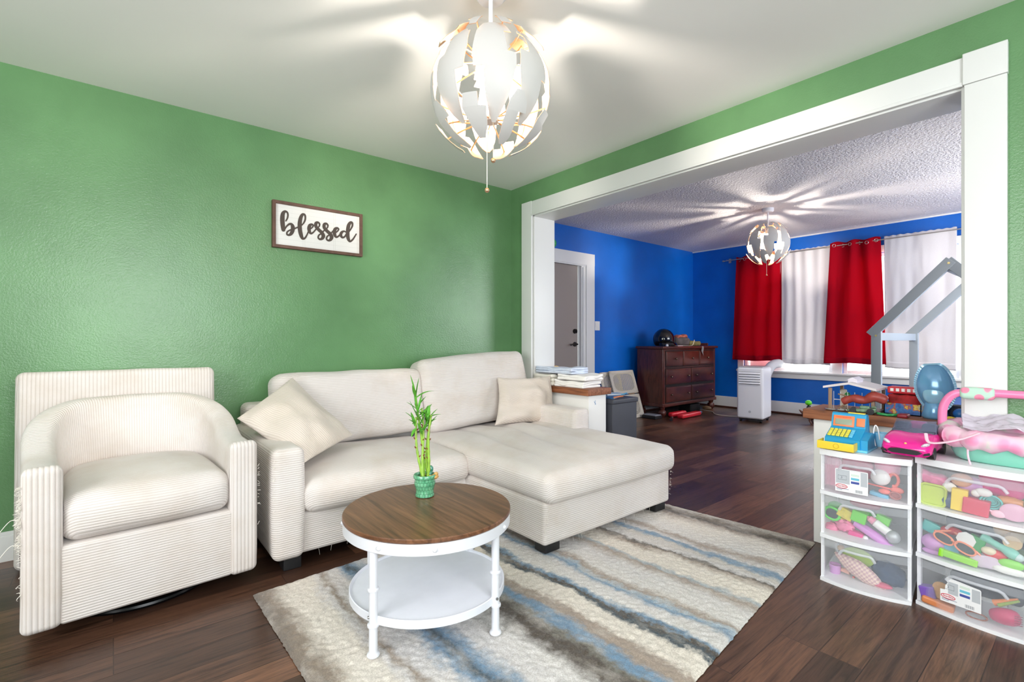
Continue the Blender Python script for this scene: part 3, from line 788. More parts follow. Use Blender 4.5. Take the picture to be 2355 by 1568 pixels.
# ------------------------------------------------------------------ coffee table
def coffee_table():
    cx, cy = .954, 1.681
    t = thing('coffee_table', 'round coffee table with brown wood top and white metal legs on the rug', 'coffee table', (cx, cy, .018))
    TOP = woodmat('walnut_table_top', [(64, 40, 28), (98, 66, 46), (120, 82, 58), (140, 98, 70)], (26, 1.6, 26), 1.6, .32, .1)
    zt = .432
    MB().lathe([(0, zt - .018), (.316, zt - .018), (.3205, zt - .013), (.3205, zt - .003), (.318, zt), (0, zt)], 96, cen=(cx, cy, 0)).build('tabletop', TOP, t)
    m = MB(); m.lathe([(.298, zt - .058), (.316, zt - .058), (.318, zt - .056), (.318, zt - .018), (.315, zt - .017), (.298, zt - .017), (.298, zt - .058)], 96, cen=(cx, cy, 0)); m.lathe([(0, zt - .022), (.31, zt - .022), (.31, zt - .018), (0, zt - .018)], 48, cen=(cx, cy, 0))
    m.build('apron', WHITE, t)
    zs = .150; SH = mat('white_shelf', (228, 230, 238), .4, var=.02, vscale=20)
    m = MB(); m.lathe([(0, zs - .012), (.288, zs - .026), (.296, zs - .024), (.296, zs + .002), (.293, zs + .004), (.288, zs + .001), (.286, zs - .004), (0, zs - .004)], 96, cen=(cx, cy, 0))
    m.build('shelf', SH, t)
    a0 = math.atan2(-.12, -.284)
    for k in range(4):
        a = a0 + k * PI / 2; x = cx + .301 * math.cos(a); y = cy + .301 * math.sin(a)
        L = MB(); r = .0145
        L.lathe([(0, .020), (.020, .020), (.022, .024), (.020, .030), (r, .034), (r, .118), (.0195, .120), (.0205, .124), (.0195, .128), (r, .130), (r, .238), (.0195, .240), (.0205, .2435), (.0195, .247), (r, .249), (r, zt - .05), (0, zt - .05)], 24, cen=(x, y, 0))
        leg = L.build('leg', WHITE, t)
        d = Vector((math.cos(a), math.sin(a), 0)); tn = Vector((-d.y, d.x, 0))
        for (aa, zz, rr, par) in ((a + .12, zt - .038, .318, None), (a + .72, zt - .038, .318, None)):
            b = MB(); dd = Vector((math.cos(aa), math.sin(aa), 0)); b.ball(Vector((cx, cy, zz)) + dd * rr, .0085, 14, 8); b.build('rivet', WHITE, t)
        s = MB(); dd = (tn * -.6 + d * .8).normalized(); s.cyl(Vector((x, y, .152)) + dd * .010, Vector((x, y, .152)) + dd * .0185, .005, n=12); s.build('screw', mat('brushed_steel', (160, 160, 160), .3, metal=1), leg)
    return t
coffee_table()

def plant():
    p = onZ(977, 1139, .434); bx, by = p.x, p.y
    t = thing('lucky_bamboo_plant', 'lucky bamboo in a small green ceramic pot on the coffee table', 'plant', (bx, by, .432))
    m, nt, b = nodes('green_glazed_ceramic'); uvc = objco(nt)
    sx = nt.nodes.new('ShaderNodeSeparateXYZ'); nt.links.new(uvc, sx.inputs[0])
    ang = mth(nt, 'MULTIPLY', mth(nt, 'ARCTAN2', sx.outputs[1], sx.outputs[0]), .038)
    cb = nt.nodes.new('ShaderNodeCombineXYZ'); nt.links.new(ang, cb.inputs[0]); nt.links.new(sx.outputs[2], cb.inputs[1])
    br = nt.nodes.new('ShaderNodeTexBrick'); nt.links.new(cb.outputs[0], br.inputs['Vector']); br.inputs['Scale'].default_value = 1
    br.inputs['Brick Width'].default_value = .012; br.inputs['Row Height'].default_value = .016; br.inputs['Mortar Size'].default_value = .0011; br.inputs['Mortar Smooth'].default_value = .8
    n = noise_n(nt, uvc, 45, 4)
    c = mixc(nt, br.outputs['Fac'], ramp(nt, n, [(.3, (74, 150, 110)), (.6, (110, 182, 140)), (.8, (150, 206, 170))]), (52, 118, 84))
    nt.links.new(c, b.inputs['Base Color']); b.inputs['Roughness'].default_value = .12; b.inputs['Coat Weight'].default_value = .6
    bumpn(nt, mth(nt, 'SUBTRACT', 1.0, br.outputs['Fac']), .6, .002, b)
    z = .432
    pr = [(0, 0), (.034, 0), (.0385, .003), (.039, .010), (.0365, .018), (.037, .03), (.043, .05), (.0445, .06), (.042, .068), (.0425, .074), (.047, .078), (.0475, .088), (.045, .092), (.040, .092), (.038, .088), (.037, .074), (0, .074)]
    MB().lathe([(r, q + z) for r, q in pr], 56, cen=(bx, by, 0)).build('pot', m, t)
    random.seed(2); s = MB()
    for i in range(60):
        a = random.random() * 6.28; r = .034 * math.sqrt(random.random()); k = random.uniform(.003, .006)
        s.ball((bx + r * math.cos(a), by + r * math.sin(a), z + .078 + random.uniform(0, .004)), (k, k * random.uniform(.7, 1.2), k * .7), 7, 5)
    o = s.build('pebbles', mat('mixed_pebbles', (188, 168, 148), .7, var=.6, vscale=90), t); o['kind'] = 'stuff'
    STALK = mat('bamboo_stalk', (148, 188, 70), .35, var=.2, vscale=30); LEAF = mat('bamboo_leaf', (86, 158, 48), .4, var=.25, vscale=25); TIP = mat('brown_node', (120, 70, 30), .6)
    stalks = [((-.006, .004), (-.034, .008), .415, .0062), ((.008, -.006), (.030, -.006), .300, .0066), ((-.012, -.008), (-.040, -.004), .290, .0060), ((.010, .010), (.012, .008), .315, .0058), ((0, -.012), (-.018, .012), .330, .0060)]
    rt = Vector((FY, -FX, 0)); fw = Vector((FX, FY, 0))
    for si, ((ax, ay), (ex, ey), L, r) in enumerate(stalks):
        p0 = Vector((bx, by, z + .074)) + rt * ax + fw * ay; p1 = Vector((bx, by, z + .074 + L * .88)) + rt * ex + fw * ey
        pts = []; rr = []; N = 28
        for i in range(N + 1):
            k = i / N; q = p0.lerp(p1, k) + rt * .006 * math.sin(k * 5 + si) + fw * .004 * math.cos(k * 4 + si)
            node = (i % 4 == 0); pts.append(q); rr.append(r * (1.22 if node else 1.0) * (1 - .45 * k))
        st = MB().tube(pts, rr, 10).build('stalk', STALK, t)
        for j in range(2, 6):
            i = min(N, j * 4 + si % 3); q = pts[i]
            nb = MB(); d = (rt * random.choice((-1, 1)) + fw * random.uniform(-1, .4)).normalized()
            nb.tube([q, q + d * .008 + Vector((0, 0, .004)), q + d * .010 + Vector((0, 0, .009))], [.004, .003, .0008], 6); nb.build('bud_scale', TIP, st)
    def leaf(p, d, L, w, droop):
        d = Vector(d).normalized(); side = d.cross(Vector((0, 0, 1))).normalized()
        m = MB(); up = side.cross(d).normalized(); K = 9
        def f(u, v):
            k = v; wd = w * math.sin(PI * min(1, k * .93 + .07)) ** .8 * (1 - k * .35)
            wd *= 1.35; c = p + d * L * k + Vector((0, 0, 1)) * (-droop * L * k * k)
            return c + side * (u - .5) * 2 * wd + up * (abs(u - .5) * wd * .8)
        m.sheet(f, 4, K, .0005); return m
    def L_(px, py, qx, qy, w, droop, off=0.0):
        a = onY(px, py, by + off); b_ = onY(qx, qy, by + off)
        leaf(a, b_ - a + Vector((0, random.uniform(-.03, .03), 0)), (b_ - a).length * 1.02, w, droop).build('leaf', LEAF, t)
    for a in ((955, 912, 944, 862, .0075, 0), (955, 912, 941, 882, .006, 0), (957, 915, 1006, 884, .006, .25), (957, 912, 963, 868, .006, 0), (956, 935, 950, 880, .0065, 0),
              (957, 940, 937, 922, .005, .1), (960, 950, 975, 905, .005, 0), (965, 955, 1003, 938, .007, -.2), (962, 948, 985, 948, .007, .2), (952, 965, 935, 945, .006, .1), (955, 975, 940, 962, .007, .1), (960, 960, 945, 922, .006, 0),
              (985, 965, 1003, 935, .006, .1), (988, 975, 1000, 950, .006, 0), (984, 960, 994, 930, .006, 0), (957, 985, 940, 1000, .007, .2), (970, 955, 990, 935, .006, 0), (985, 985, 997, 965, .004, 0), (962, 985, 978, 948, .0075, 0), (954, 980, 942, 946, .007, 0), (972, 975, 958, 940, .007, 0), (975, 990, 992, 958, .006, 0)):
        L_(*a, off=random.uniform(-.02, .02))
    for i in range(16):
        px, py = random.choice([(956, 925), (962, 950), (986, 965), (950, 972), (975, 960), (968, 985)]); px += random.uniform(-5, 5); py += random.uniform(-6, 14)
        a_ = random.uniform(-1.1, 1.1); l_ = random.uniform(24, 44)
        L_(px, py, px + l_ * math.sin(a_), py - l_ * math.cos(a_), random.uniform(.005, .0075), random.uniform(0, .25), off=random.uniform(-.025, .025))
    # ornaments on the rim
    MB().ball(onY(991, 1078, by - .01), (.010, .010, .014), fn=lambda p, d: p * (1 + .25 * noise.noise(d * 3))).ball(onY(988, 1088, by - .01), (.013, .012, .012), fn=lambda p, d: p * (1 + .2 * noise.noise(d * 3 + Vector((5, 0, 0))))).build('frog_ornament', mat('dark_green_glaze', (70, 132, 112), .15, var=.3, vscale=80), t)
    MB().ball(onY(997, 1096, by - .03), (.020, .012, .010), fn=lambda p, d: p * (1 + .4 * noise.noise(d * 2.2 + Vector((1, 8, 0))))).ball(onY(1003, 1090, by - .03), (.009, .008, .009), fn=lambda p, d: p * (1 + .3 * noise.noise(d * 3))).build('shell_ornament', mat('tan_ornament', (206, 160, 92), .4, var=.25, vscale=60), t)
plant()

# ------------------------------------------------------------------ wall sign
def sign():
    y1 = YW; yf = YW - .032
    P = [onY(629, 459, yf), onY(835, 492, yf), onY(833.5, 589.5, yf), onY(625, 567.5, yf)]
    x0 = (P[0].x + P[3].x) / 2; x1 = (P[1].x + P[2].x) / 2; zt = (P[0].z + P[1].z) / 2; zb = (P[2].z + P[3].z) / 2
    t = thing('wall_sign', 'white plank sign with brown frame and script word on the green wall', 'sign', ((x0 + x1) / 2, y1, zb))
    FR = woodmat('brown_sign_frame', [(84, 58, 46), (112, 80, 66)], (10, 10, 10), 2, .6)
    fw = .020
    m = MB()
    m.box((x0, yf, zb), (x0 + fw, y1, zt), r=.002).box((x1 - fw, yf, zb), (x1, y1, zt), r=.002).box((x0 + fw * .9, yf, zt - fw), (x1 - fw * .9, y1, zt), r=.002).box((x0 + fw * .9, yf, zb), (x1 - fw * .9, y1, zb + fw), r=.002)
    m.build('frame', FR, t)
    mt, nt, b = nodes('white_plank_board'); oc = objco(nt); sx = nt.nodes.new('ShaderNodeSeparateXYZ'); nt.links.new(oc, sx.inputs[0])
    fr = mth(nt, 'FRACT', mth(nt, 'MULTIPLY', sx.outputs[2], 34.0)); ln = mth(nt, 'LESS_THAN', fr, .05)
    xx = mth(nt, 'ABSOLUTE', sx.outputs[0]); v1 = mth(nt, 'COMPARE', xx, .096, .0012); v2 = mth(nt, 'COMPARE', xx, .108, .0010)
    v3 = mth(nt, 'COMPARE', xx, .262, .001)
    g = mth(nt, 'MINIMUM', mth(nt, 'ADD', mth(nt, 'ADD', ln, v1), mth(nt, 'ADD', v2, v3)), 1.0)
    c = mixc(nt, mth(nt, 'MULTIPLY', g, .35), (234, 231, 226), (176, 172, 166)); nt.links.new(c, b.inputs['Base Color']); b.inputs['Roughness'].default_value = .6
    bd = MB().box((x0 + fw * .8, yf + .014, zb + fw * .8), (x1 - fw * .8, y1 - .002, zt - fw * .8)).build('board', mt, t)
    INK = mat('dark_brown_lettering', (74, 62, 54), .6)
    L = {'b': [[(608, 612, 20), (636, 560, 24), (645, 500, 26), (630, 455, 30), (592, 440, 38), (556, 480, 58), (545, 560, 68), (547, 640, 68), (554, 710, 66), (563, 772, 60)], [(584, 768, 22), (620, 712, 24), (665, 672, 32), (708, 672, 44), (732, 715, 60), (731, 775, 60), (708, 835, 50), (668, 866, 34), (630, 856, 26), (632, 812, 24), (680, 778, 22), (760, 752, 22), (830, 722, 22)]],
         'l': [[(862, 712, 20), (915, 668, 22), (950, 610, 26), (960, 545, 28), (945, 498, 32), (905, 500, 42), (872, 570, 56), (858, 670, 64), (862, 770, 64), (880, 860, 60), (908, 925, 44), (948, 925, 28), (985, 870, 22), (1020, 790, 20)]],
         'e': [[(1038, 765, 20), (1082, 732, 22), (1102, 695, 26), (1078, 674, 32), (1042, 692, 48), (1026, 745, 56), (1036, 805, 48), (1064, 838, 32), (1108, 812, 24), (1160, 748, 20)]],
         's': [[(1165, 745, 18), (1205, 715, 22), (1216, 668, 28), (1186, 638, 34), (1152, 655, 48), (1152, 712, 52), (1200, 770, 54), (1258, 825, 56), (1284, 880, 58), (1262, 930, 44), (1220, 942, 30), (1192, 912, 26), (1206, 868, 24), (1250, 835, 22), (1310, 770, 20)]]}
    L['s2'] = [[(x + 150, y + 22, w) for x, y, w in L['s'][0]]]
    L['e2'] = [[(x + 458, y + 66, w) for x, y, w in L['e'][0]]]
    L['d'] = [[(1690, 812, 22), (1655, 797, 26), (1615, 820, 42), (1600, 866, 46), (1628, 910, 34), (1672, 893, 26), (1708, 830, 22)], [(1735, 820, 22), (1778, 762, 24), (1808, 700, 28), (1806, 648, 32), (1775, 640, 40), (1742, 690, 54), (1726, 780, 58), (1724, 870, 58), (1738, 945, 50), (1768, 980, 32), (1812, 950, 26), (1850, 895, 22), (1878, 848, 18)]]
    s = 300 / 2355
    yl = yf + .0125
    m = MB(); li = 0
    for k, strokes in L.items():
        for st in strokes:
            pts = []; ws = []
            cp = spline([(a, b_, w) for a, b_, w in st], 7)
            for q in cp:
                w3 = onY(580 + q.x * s, 430 + q.y * s, yl); pts.append(Vector((w3.x, 0, w3.z))); ws.append(q.z / 2 * s * 1.0 / F * (FX * w3.x + FY * w3.y) * 1.12)
            li += 1; dep = .0001 * li
            left = []; right = []
            for i, q in enumerate(pts):
                d = (pts[min(i + 1, len(pts) - 1)] - pts[max(i - 1, 0)]).normalized(); nr = Vector((-d.z, 0, d.x))
                left.append(q + nr * ws[i]); right.append(q - nr * ws[i])
            vs = []; fs = []
            for i in range(len(pts)):
                for yy in (yl - dep - i * 1.5e-5, yl + .004):
                    for e in (left[i], right[i]): vs.append((e.x, yy, e.z))
            for i in range(len(pts) - 1):
                a = i * 4; b2 = a + 4; fs += [[a, a + 1, b2 + 1, b2], [a + 2, b2 + 2, b2 + 3, a + 3], [a, b2, b2 + 2, a + 2], [a + 1, a + 3, b2 + 3, b2 + 1]]
            m.add(vs, fs)
            for e in (0, -1):
                r = ws[e] * .98; q = pts[e]; poly = [(q.x + r * math.cos(2 * PI * i / 14), q.z + r * math.sin(2 * PI * i / 14)) for i in range(14)]
                de = dep + (.00004 if e == 0 else len(pts) * 1.5e-5)
                m.add([(x, yl - de, z) for x, z in poly] + [(x, yl + .004, z) for x, z in poly], [list(range(14)), [14 + i for i in range(14)][::-1]] + [[i, (i + 1) % 14, 14 + (i + 1) % 14, 14 + i] for i in range(14)])
    m.build('lettering', INK, t, smooth=False)
sign()

# ------------------------------------------------------------------ pendant lamps
PET_W = mat('white_petal', (190, 188, 185), .5)
PET_C = mat('copper_petal_inside', (232, 200, 170), .35, metal=.8)
COPPER = mat('copper_rod', (214, 172, 138), .3, metal=.9)
BULB = mat('glowing_bulb', (255, 240, 215), .4, emit=(255, 226, 180), estr=14)
def petal(cen, R, rows, lon0, n=7, th=.0022, tilt=0.0):
    """rows: (lat, lonL, lonR) in degrees, top to bottom; white outside, copper inside"""
    vs = []; fs = []; mi = []
    RR = []
    for (a, b) in zip(rows, rows[1:]):
        k = max(1, int(abs(a[0] - b[0]) / 6)); RR += [tuple(a[i] + (b[i] - a[i]) * j / k for i in range(3)) for j in range(k)]
    RR.append(rows[-1])
    w = n + 1
    for rad in (R, R - th):
        for (la, l0, l1) in RR:
            for i in range(w):
                lo = math.radians(lon0 + l0 + (l1 - l0) * i / n); l = math.radians(la)
                vs.append(Vector(cen) + Vector((math.cos(l) * math.cos(lo), math.cos(l) * math.sin(lo), math.sin(l))) * rad)
    m = len(RR); o = m * w
    outer = [[j * w + i, j * w + i + 1, (j + 1) * w + i + 1, (j + 1) * w + i] for j in range(m - 1) for i in range(n)]
    inner = [[o + q for q in f[::-1]] for f in outer]
    ring = list(range(w)) + [j * w + n for j in range(1, m)] + [(m - 1) * w + i for i in range(n - 1, -1, -1)] + [j * w for j in range(m - 2, 0, -1)]
    edge = [[a, b, o + b, o + a] for a, b in zip(ring, ring[1:] + ring[:1])]
    mb = MB(); mb.v = vs; mb.f = outer + inner + edge; mb.m = [0] * len(outer) + [1] * len(inner) + [1] * len(edge)
    return mb
def pendant(cx, cy, cz, R, zc, label, cord_z, power, rot):
    t = thing('pendant_lamp', label, 'pendant lamp', (cx, cy, zc), 0, 'white and copper globe pendant lamps')
    c = Vector((cx, cy, cz))
    mainr = [(46, -4, 9), (42, -12, 14), (30, -17, 18), (29.5, -17, 10), (8, -19, 12), (7.5, -19, 20), (-6, -18, 20), (-6.5, -9, 19), (-30, -8, 15), (-44, -5, 9), (-52, -1, 4)]
    main2 = [(48, -8, 6), (43, -13, 12), (38, -15, 15), (37.5, -6, 18), (16, -8, 20), (15.5, -19, 20), (-4, -20, 17), (-4.5, -20, 8), (-24, -16, 8), (-40, -10, 5), (-50, -4, 2)]
    top = [(66, -10, 20), (60, -14, 18), (55, -13, 14), (54.5, -13, 2), (44, -12, 1), (36, -10, 0)]
    top2 = [(64, -14, 8), (56, -12, 10), (55.5, -2, 12), (44, 0, 12), (33, 3, 10)]
    low = [(-22, -3, 4), (-30, -8, 10), (-38, -10, 13), (-38.5, -10, 4), (-50, -12, 5), (-62, -12, 8), (-70, -6, 6)]
    low2 = [(-26, -8, 6), (-36, -12, 6), (-36.5, -12, 14), (-52, -8, 14), (-64, -3, 9)]
    for k in range(8):
        petal(c, R * (.93 if k % 2 else .90), mainr if k % 2 else main2, rot + k * 45).build('shade_petal', [PET_W, PET_C], t)
        petal(c, R, top if k % 2 else top2, rot + 18 + k * 45).build('shade_petal', [PET_W, PET_C], t)
        petal(c, R, low if k % 2 else low2, rot + 24 + k * 45).build('shade_petal', [PET_W, PET_C], t)
        for (la, rad, off) in ((58, R, 18), (-42, R, 24), (-14, R * .9, 0), (26, R * .9, 0)):
            lo = math.radians(rot + off + k * 45); l = math.radians(la)
            e = c + Vector((math.cos(l) * math.cos(lo), math.cos(l) * math.sin(lo), math.sin(l))) * (rad - .002)
            s = c + Vector((math.cos(lo) * .10 * R, math.sin(lo) * .10 * R, (R * .45 if la > 0 else -R * .45)))
            md = (s + e) / 2 + Vector((math.cos(lo), math.sin(lo), 0)) * .06 * R
            MB().tube(spline([s, md, e], 5), .0016 + R * .006, 6).build('petal_arm', COPPER, t)
    m = MB(); m.lathe([(0, cz + R * .62), (.024, cz + R * .62), (.026, cz + R * .50), (.034, cz + R * .48), (.034, cz + R * .42), (0, cz + R * .42)], 20, cen=(cx, cy, 0)); m.lathe([(0, cz - R * .48), (.03, cz - R * .48), (.03, cz - R * .42), (.008, cz - R * .42), (.008, cz + R * .3), (0, cz + R * .3)], 20, cen=(cx, cy, 0))
    m.build('hub', WHITE, t)
    MB().cyl((cx, cy, cz + R * .6), (cx, cy, zc - .04), .0085 if R > .2 else .006, n=12).build('stem', WHITE, t)
    MB().lathe([(0, zc), (.062, zc), (.062, zc - .03), (.05, zc - .045), (0, zc - .045)], 28, cen=(cx, cy, 0)).build('ceiling_canopy', WHITE, t)
    bl = MB().ball((cx, cy, cz + R * .12), (.034, .034, .044), 18, 12).build('bulb', BULB, t)
    # pull cords with small balls
    for (dx, zz) in ((-.014, cord_z), (.010, cord_z + .115)):
        m = MB(); x = cx + dx * FY; y = cy - dx * FX
        m.cyl((x, y, cz - R * .45), (x, y, zz), .0016, n=6); cd = m.build('pull_cord', mat('white_cord', (235, 228, 215), .7), t)
        MB().ball((x, y, zz), .0095, 14, 10).build('cord_ball', COPPER, cd)
    L = bulb_light('bulb_glow', (cx, cy, cz + R * .40), power, (1.0, .91, .80), .026)
    return t
pendant(1.127, 1.507, 2.04, .247, HC, 'globe pendant of white petals above the coffee table, larger of the two', 1.66, 120, 11)
pendant(5.80, 2.46, 2.19, .25, HB, 'globe pendant of white petals hanging in the blue room, farther of the two', 1.83, 200, 31)

# ------------------------------------------------------------------ curtains and rod
def cloth(name, rgb, tr, w=.5):
    m, nt, b = nodes(name); oc = objco(nt, (1, 1, 1)); n = noise_n(nt, oc, 380, 2)
    c = ramp(nt, n, [(.3, tuple(x * .9 for x in lin(rgb))), (.7, tuple(min(1, x * 1.05) for x in lin(rgb)))])
    nt.links.new(c, b.inputs['Base Color']); b.inputs['Roughness'].default_value = .9; b.inputs['Specular IOR Level'].default_value = .1
    t = nt.nodes.new('ShaderNodeBsdfTranslucent'); t.inputs[0].default_value = lin(tr) + (1,)
    mx = nt.nodes.new('ShaderNodeMixShader'); mx.inputs[0].default_value = w
    nt.links.new(b.outputs[0], mx.inputs[1]); nt.links.new(t.outputs[0], mx.inputs[2]); nt.links.new(mx.outputs[0], nt.nodes['Material Output'].inputs[0]); return m
REDC = cloth('red_curtain_cloth', (168, 6, 30), (205, 8, 36), .20)
WHC = cloth('white_curtain_cloth', (226, 222, 224), (224, 220, 224), .08)
ROD = mat('brushed_nickel_rod', (190, 184, 178), .3, metal=.9)
def curtain(label, yt0, yt1, yb0, yb1, zt, zb, nf, amp, m, seed, grom=0, hem=.09, xs=7.585, group='curtains at the east window'):
    t = thing('curtain', label, 'curtain', (xs, (yt0 + yt1) / 2, zb), 0, group)
    def f(u, v):   # v 0 top, 1 bottom
        y0 = yt0 + (yb0 - yt0) * v; y1 = yt1 + (yb1 - yt1) * v
        ph = 2 * PI * nf * u + seed
        a = amp * (1 - .35 * v) * (.7 + .5 * noise.noise(Vector((u * 3 + seed, v * 1.2, 0))))
        x = xs + a * math.sin(ph + 1.3 * noise.noise(Vector((u * 2, v * 1.5, seed)))) + .006 * noise.noise(Vector((u * 11, v * 5, seed + 3)))
        z = zt + (zb - zt) * v + (.006 * math.sin(u * 9 + seed) if v > .9 else 0) + (.012 * math.cos(ph * 1.0) * (1 - v) ** 6 if grom else .004 * math.sin(u * 60) * (1 - v) ** 8)
        return (x, y0 + (y1 - y0) * u, z)
    mb = MB(); mb.sheet(f, 96, 60, .0016); o = mb.build('panel', m, t, sharp=180)
    mb = MB()
    mb.sheet(lambda u, v: Vector(f(u, 1 - hem * .55 * (1 - v) / (zt - zb) * 1.6)) + Vector((-.003, 0, 0)), 96, 4, .001)
    mb.build('hem', m, t, sharp=180)
    if grom:
        for k in range(grom):
            u = (k + .5) / grom; p = Vector(f(u, .028)); q = Vector(f(min(1, u + .01), .028)); d = (q - p).normalized()
            nrm = d.cross(Vector((0, 0, 1))).normalized()
            ring = []
            a_, b_, c_ = frame_of(nrm)
            ring = [p + (a_ * math.cos(2 * PI * i / 20) + b_ * math.sin(2 * PI * i / 20)) * .019 for i in range(20)]
            g = MB(); g.tube(ring, .0035, 6, closed=True); g.build('grommet', ROD, t)
    return t
curtain('left red grommet curtain at the east window, behind the air conditioner', 3.70, 3.03, 3.765, 3.02, 2.385, .775, 3.2, .028, REDC, .6, 7)
curtain('gathered white curtain between the two red curtains', 3.05, 2.385, 3.04, 2.40, 2.385, .745, 4.6, .016, WHC, 1.4, 0, xs=7.60)
curtain('right red grommet curtain at the east window, flaring toward its hem', 2.388, 1.835, 2.47, 1.775, 2.405, .775, 2.6, .034, REDC, 4.0, 6, xs=7.575)
curtain('smooth wide white curtain at the right end, behind the grey bed frame', 1.80, 1.105, 1.79, 1.115, 2.405, .735, 2.2, .010, WHC, 2.2, 0, xs=7.60)
t = thing('curtain_rod', 'thin metal curtain rod above the east window', 'curtain rod', (7.60, 2.4, 2.36))
m = MB(); m.cyl((7.578, 3.90, 2.352), (7.578, 2.3, 2.362), .0085, n=14); m.cyl((7.578, 2.5, 2.361), (7.578, .98, 2.372), .0065, n=14); m.build('rod', ROD, t)
for y in (3.84, 2.42, 1.02):
    MB().box((7.57, y - .008, 2.352), (XB, y + .008, 2.366), r=.002).box((XB - .012, y - .02, 2.325), (XB, y + .02, 2.395), r=.003).build('bracket', ROD, t)
for y in (3.90, .98): MB().ball((7.578, y, 2.352 if y > 2 else 2.372), (.014, .022, .014), 14, 10).build('finial', ROD, t)
o = MB().box((XB + .075, 3.0, .68), (XB + .095, 3.56, .80), r=.003).build('vent_panel', mat('white_vent_plastic', (232, 226, 226), .5)); tag(o, 'low white vent panel in the window under the left red curtain', 'vent panel'); recenter(o)

# ------------------------------------------------------------------ light switch
t = thing('light_switch', 'white light switch plate beside the entrance door', 'light switch', (5.205, YB, 1.285))
MB().box((5.155, YB - .006, 1.222), (5.255, YB, 1.348), r=.003).build('plate', TRIM, t)
for k in (0, 1): MB().box((5.172 + k * .038, YB - .011, 1.262), (5.200 + k * .038, YB - .005, 1.308), r=.002).build('rocker', TRIM, t)
def oneoff(mb, name, label, cat, mats, group=None, sharp=38, rib=None):
    o = mb.build(name, mats, None, sharp=sharp, rib=rib); tag(o, label, cat, group); recenter(o); return o
oneoff(MB().ball(onY(1272, 560, YB - .045), (.045, .045, .060), 20, 14, fn=lambda p, d: p * (1 - .12 * max(0, -d.z))), 'balloon', 'green balloon peeking from behind the opening casing above the door', 'balloon', mat('green_latex', (60, 170, 100), .2))

# ------------------------------------------------------------------ dresser
def dresser():
    x0, x1, y0, y1 = 5.935, 7.375, 3.93, 4.36
    t = thing('dresser', 'dark cherry dresser with seven drawers and bun feet in the blue corner', 'dresser', ((x0 + x1) / 2, (y0 + y1) / 2, 0))
    m = MB(); m.box((x0, y0, .145), (x1, y1, .962), r=.006); m.box((x0 - .012, y0 - .014, .145), (x1 + .012, y1, .19), r=.008)
    m.box((x0 + .02, y0 - .006, .19), (x0 + .05, y0 + .01, .94), r=.003); m.box((x1 - .05, y0 - .006, .19), (x1 - .02, y0 + .01, .94), r=.003)
    m.build('case', DARKWOOD, t)
    m = MB(); m.box((x0 - .030, y0 - .035, .962), (x1 + .030, y1 + .01, .998), r=.012); m.build('top', DARKWOOD, t)
    m = MB(); m.box((x1 - .62, y1 - .02, .998), (x1 + .01, y1, 1.045), r=.005).box((x1 - .01, y0 + .12, .998), (x1 + .01, y1, 1.040), r=.005).box((x1 - .62, y0 + .12, .998), (x1 - .60, y1, 1.040), r=.005)
    m.build('tray_rail', DARKWOOD, t)
    m = MB(); m.box((x0 + .055, y0 - .004, .70), (x1 - .055, y0 + .01, .94)).box((x0 + .055, y0 - .004, .19), (x1 - .055, y0 + .01, .69)); m.build('gap_shade_panel', mat('painted_gap_shade', (20, 9, 8), .7), t)  # dark panels behind the drawers, standing in for the shadow in the gaps
    KN = mat('dark_knob_metal', (110, 92, 82), .22, metal=.85)
    def drawer(a, b_, c, d, kn):
        m = MB(); m.box((a, y0 - .014, c), (b_, y0 + .02, d), r=.004); m.box((a + .012, y0 - .020, c + .012), (b_ - .012, y0 - .008, d - .012), r=.006)
        o = m.build('drawer', DARKWOOD, t)
        for k in kn:
            x = a + (b_ - a) * k; z = (c + d) / 2
            MB().cyl((x, y0 - .018, z), (x, y0 - .036, z), .006, n=10).ball((x, y0 - .043, z), (.017, .013, .017), 16, 10).build('knob', KN, o)
    w = x1 - x0 - .12
    a = x0 + .06
    for k in range(3): drawer(a + w * k / 3 + .008, a + w * (k + 1) / 3 - .008, .715, .925, (.5,))
    for (c, d) in ((.46, .675), (.205, .42)):
        for k in range(2): drawer(a + w * k / 2 + .008, a + w * (k + 1) / 2 - .008, c, d, (.16, .84))
    for x in (x0 + .055, x1 - .055):
        for y in (y0 + .045, y1 - .05):
            MB().lathe([(0, 0), (.028, 0), (.032, .012), (.050, .03), (.056, .06), (.050, .088), (.030, .105), (.034, .115), (.042, .145), (0, .145)], 24, cen=(x, y, 0)).build('bun_foot', DARKWOOD, t)
dresser()
GB = mat('glossy_black', (12, 12, 14), .08, coat=.5)
t = thing('helmet', 'glossy black helmet on the dresser top', 'helmet', (6.22, 4.10, .998))
MB().ball((6.22, 4.10, 1.10), (.155, .15, .155), 32, 20, fn=lambda p, d: Vector((p.x, p.y, max(p.z, -.098)))).build('shell', GB, t)
MB().sheet(lambda u, v: (6.20 - .17 * math.cos(PI * (u * .9 + .05)) , 4.08 - (.165 + .03 * v) * math.sin(PI * (u * .9 + .05)), 1.045 - .035 * v), 24, 3, .004).build('brim', GB, t)
m = MB(); m.tube(spline([(6.10, 4.0, 1.02), (6.08, 3.98, 1.004), (6.12, 3.955, 1.003), (6.2, 3.96, 1.003)]), .006, 6, flat=.5); m.build('chin_strap', BLACK, t)
oneoff(MB().box((6.44, 4.0, .998), (6.78, 4.24, 1.135), r=.05, seg=4, n=(8, 4, 4), fn=lambda p, h: p + Vector((0, 0, .04 * noise.noise(Vector((p.x * 9, p.y * 9, 0))))) * (1 if p.z > 0 else 0) + Vector((0, .02 * noise.noise(p * 10), 0))), 'shoulder_bag', 'crumpled grey shoulder bag beside the black helmet', 'bag', mat('grey_bag_cloth', (78, 72, 74), .85, bump=.4, bscale=60, var=.3))
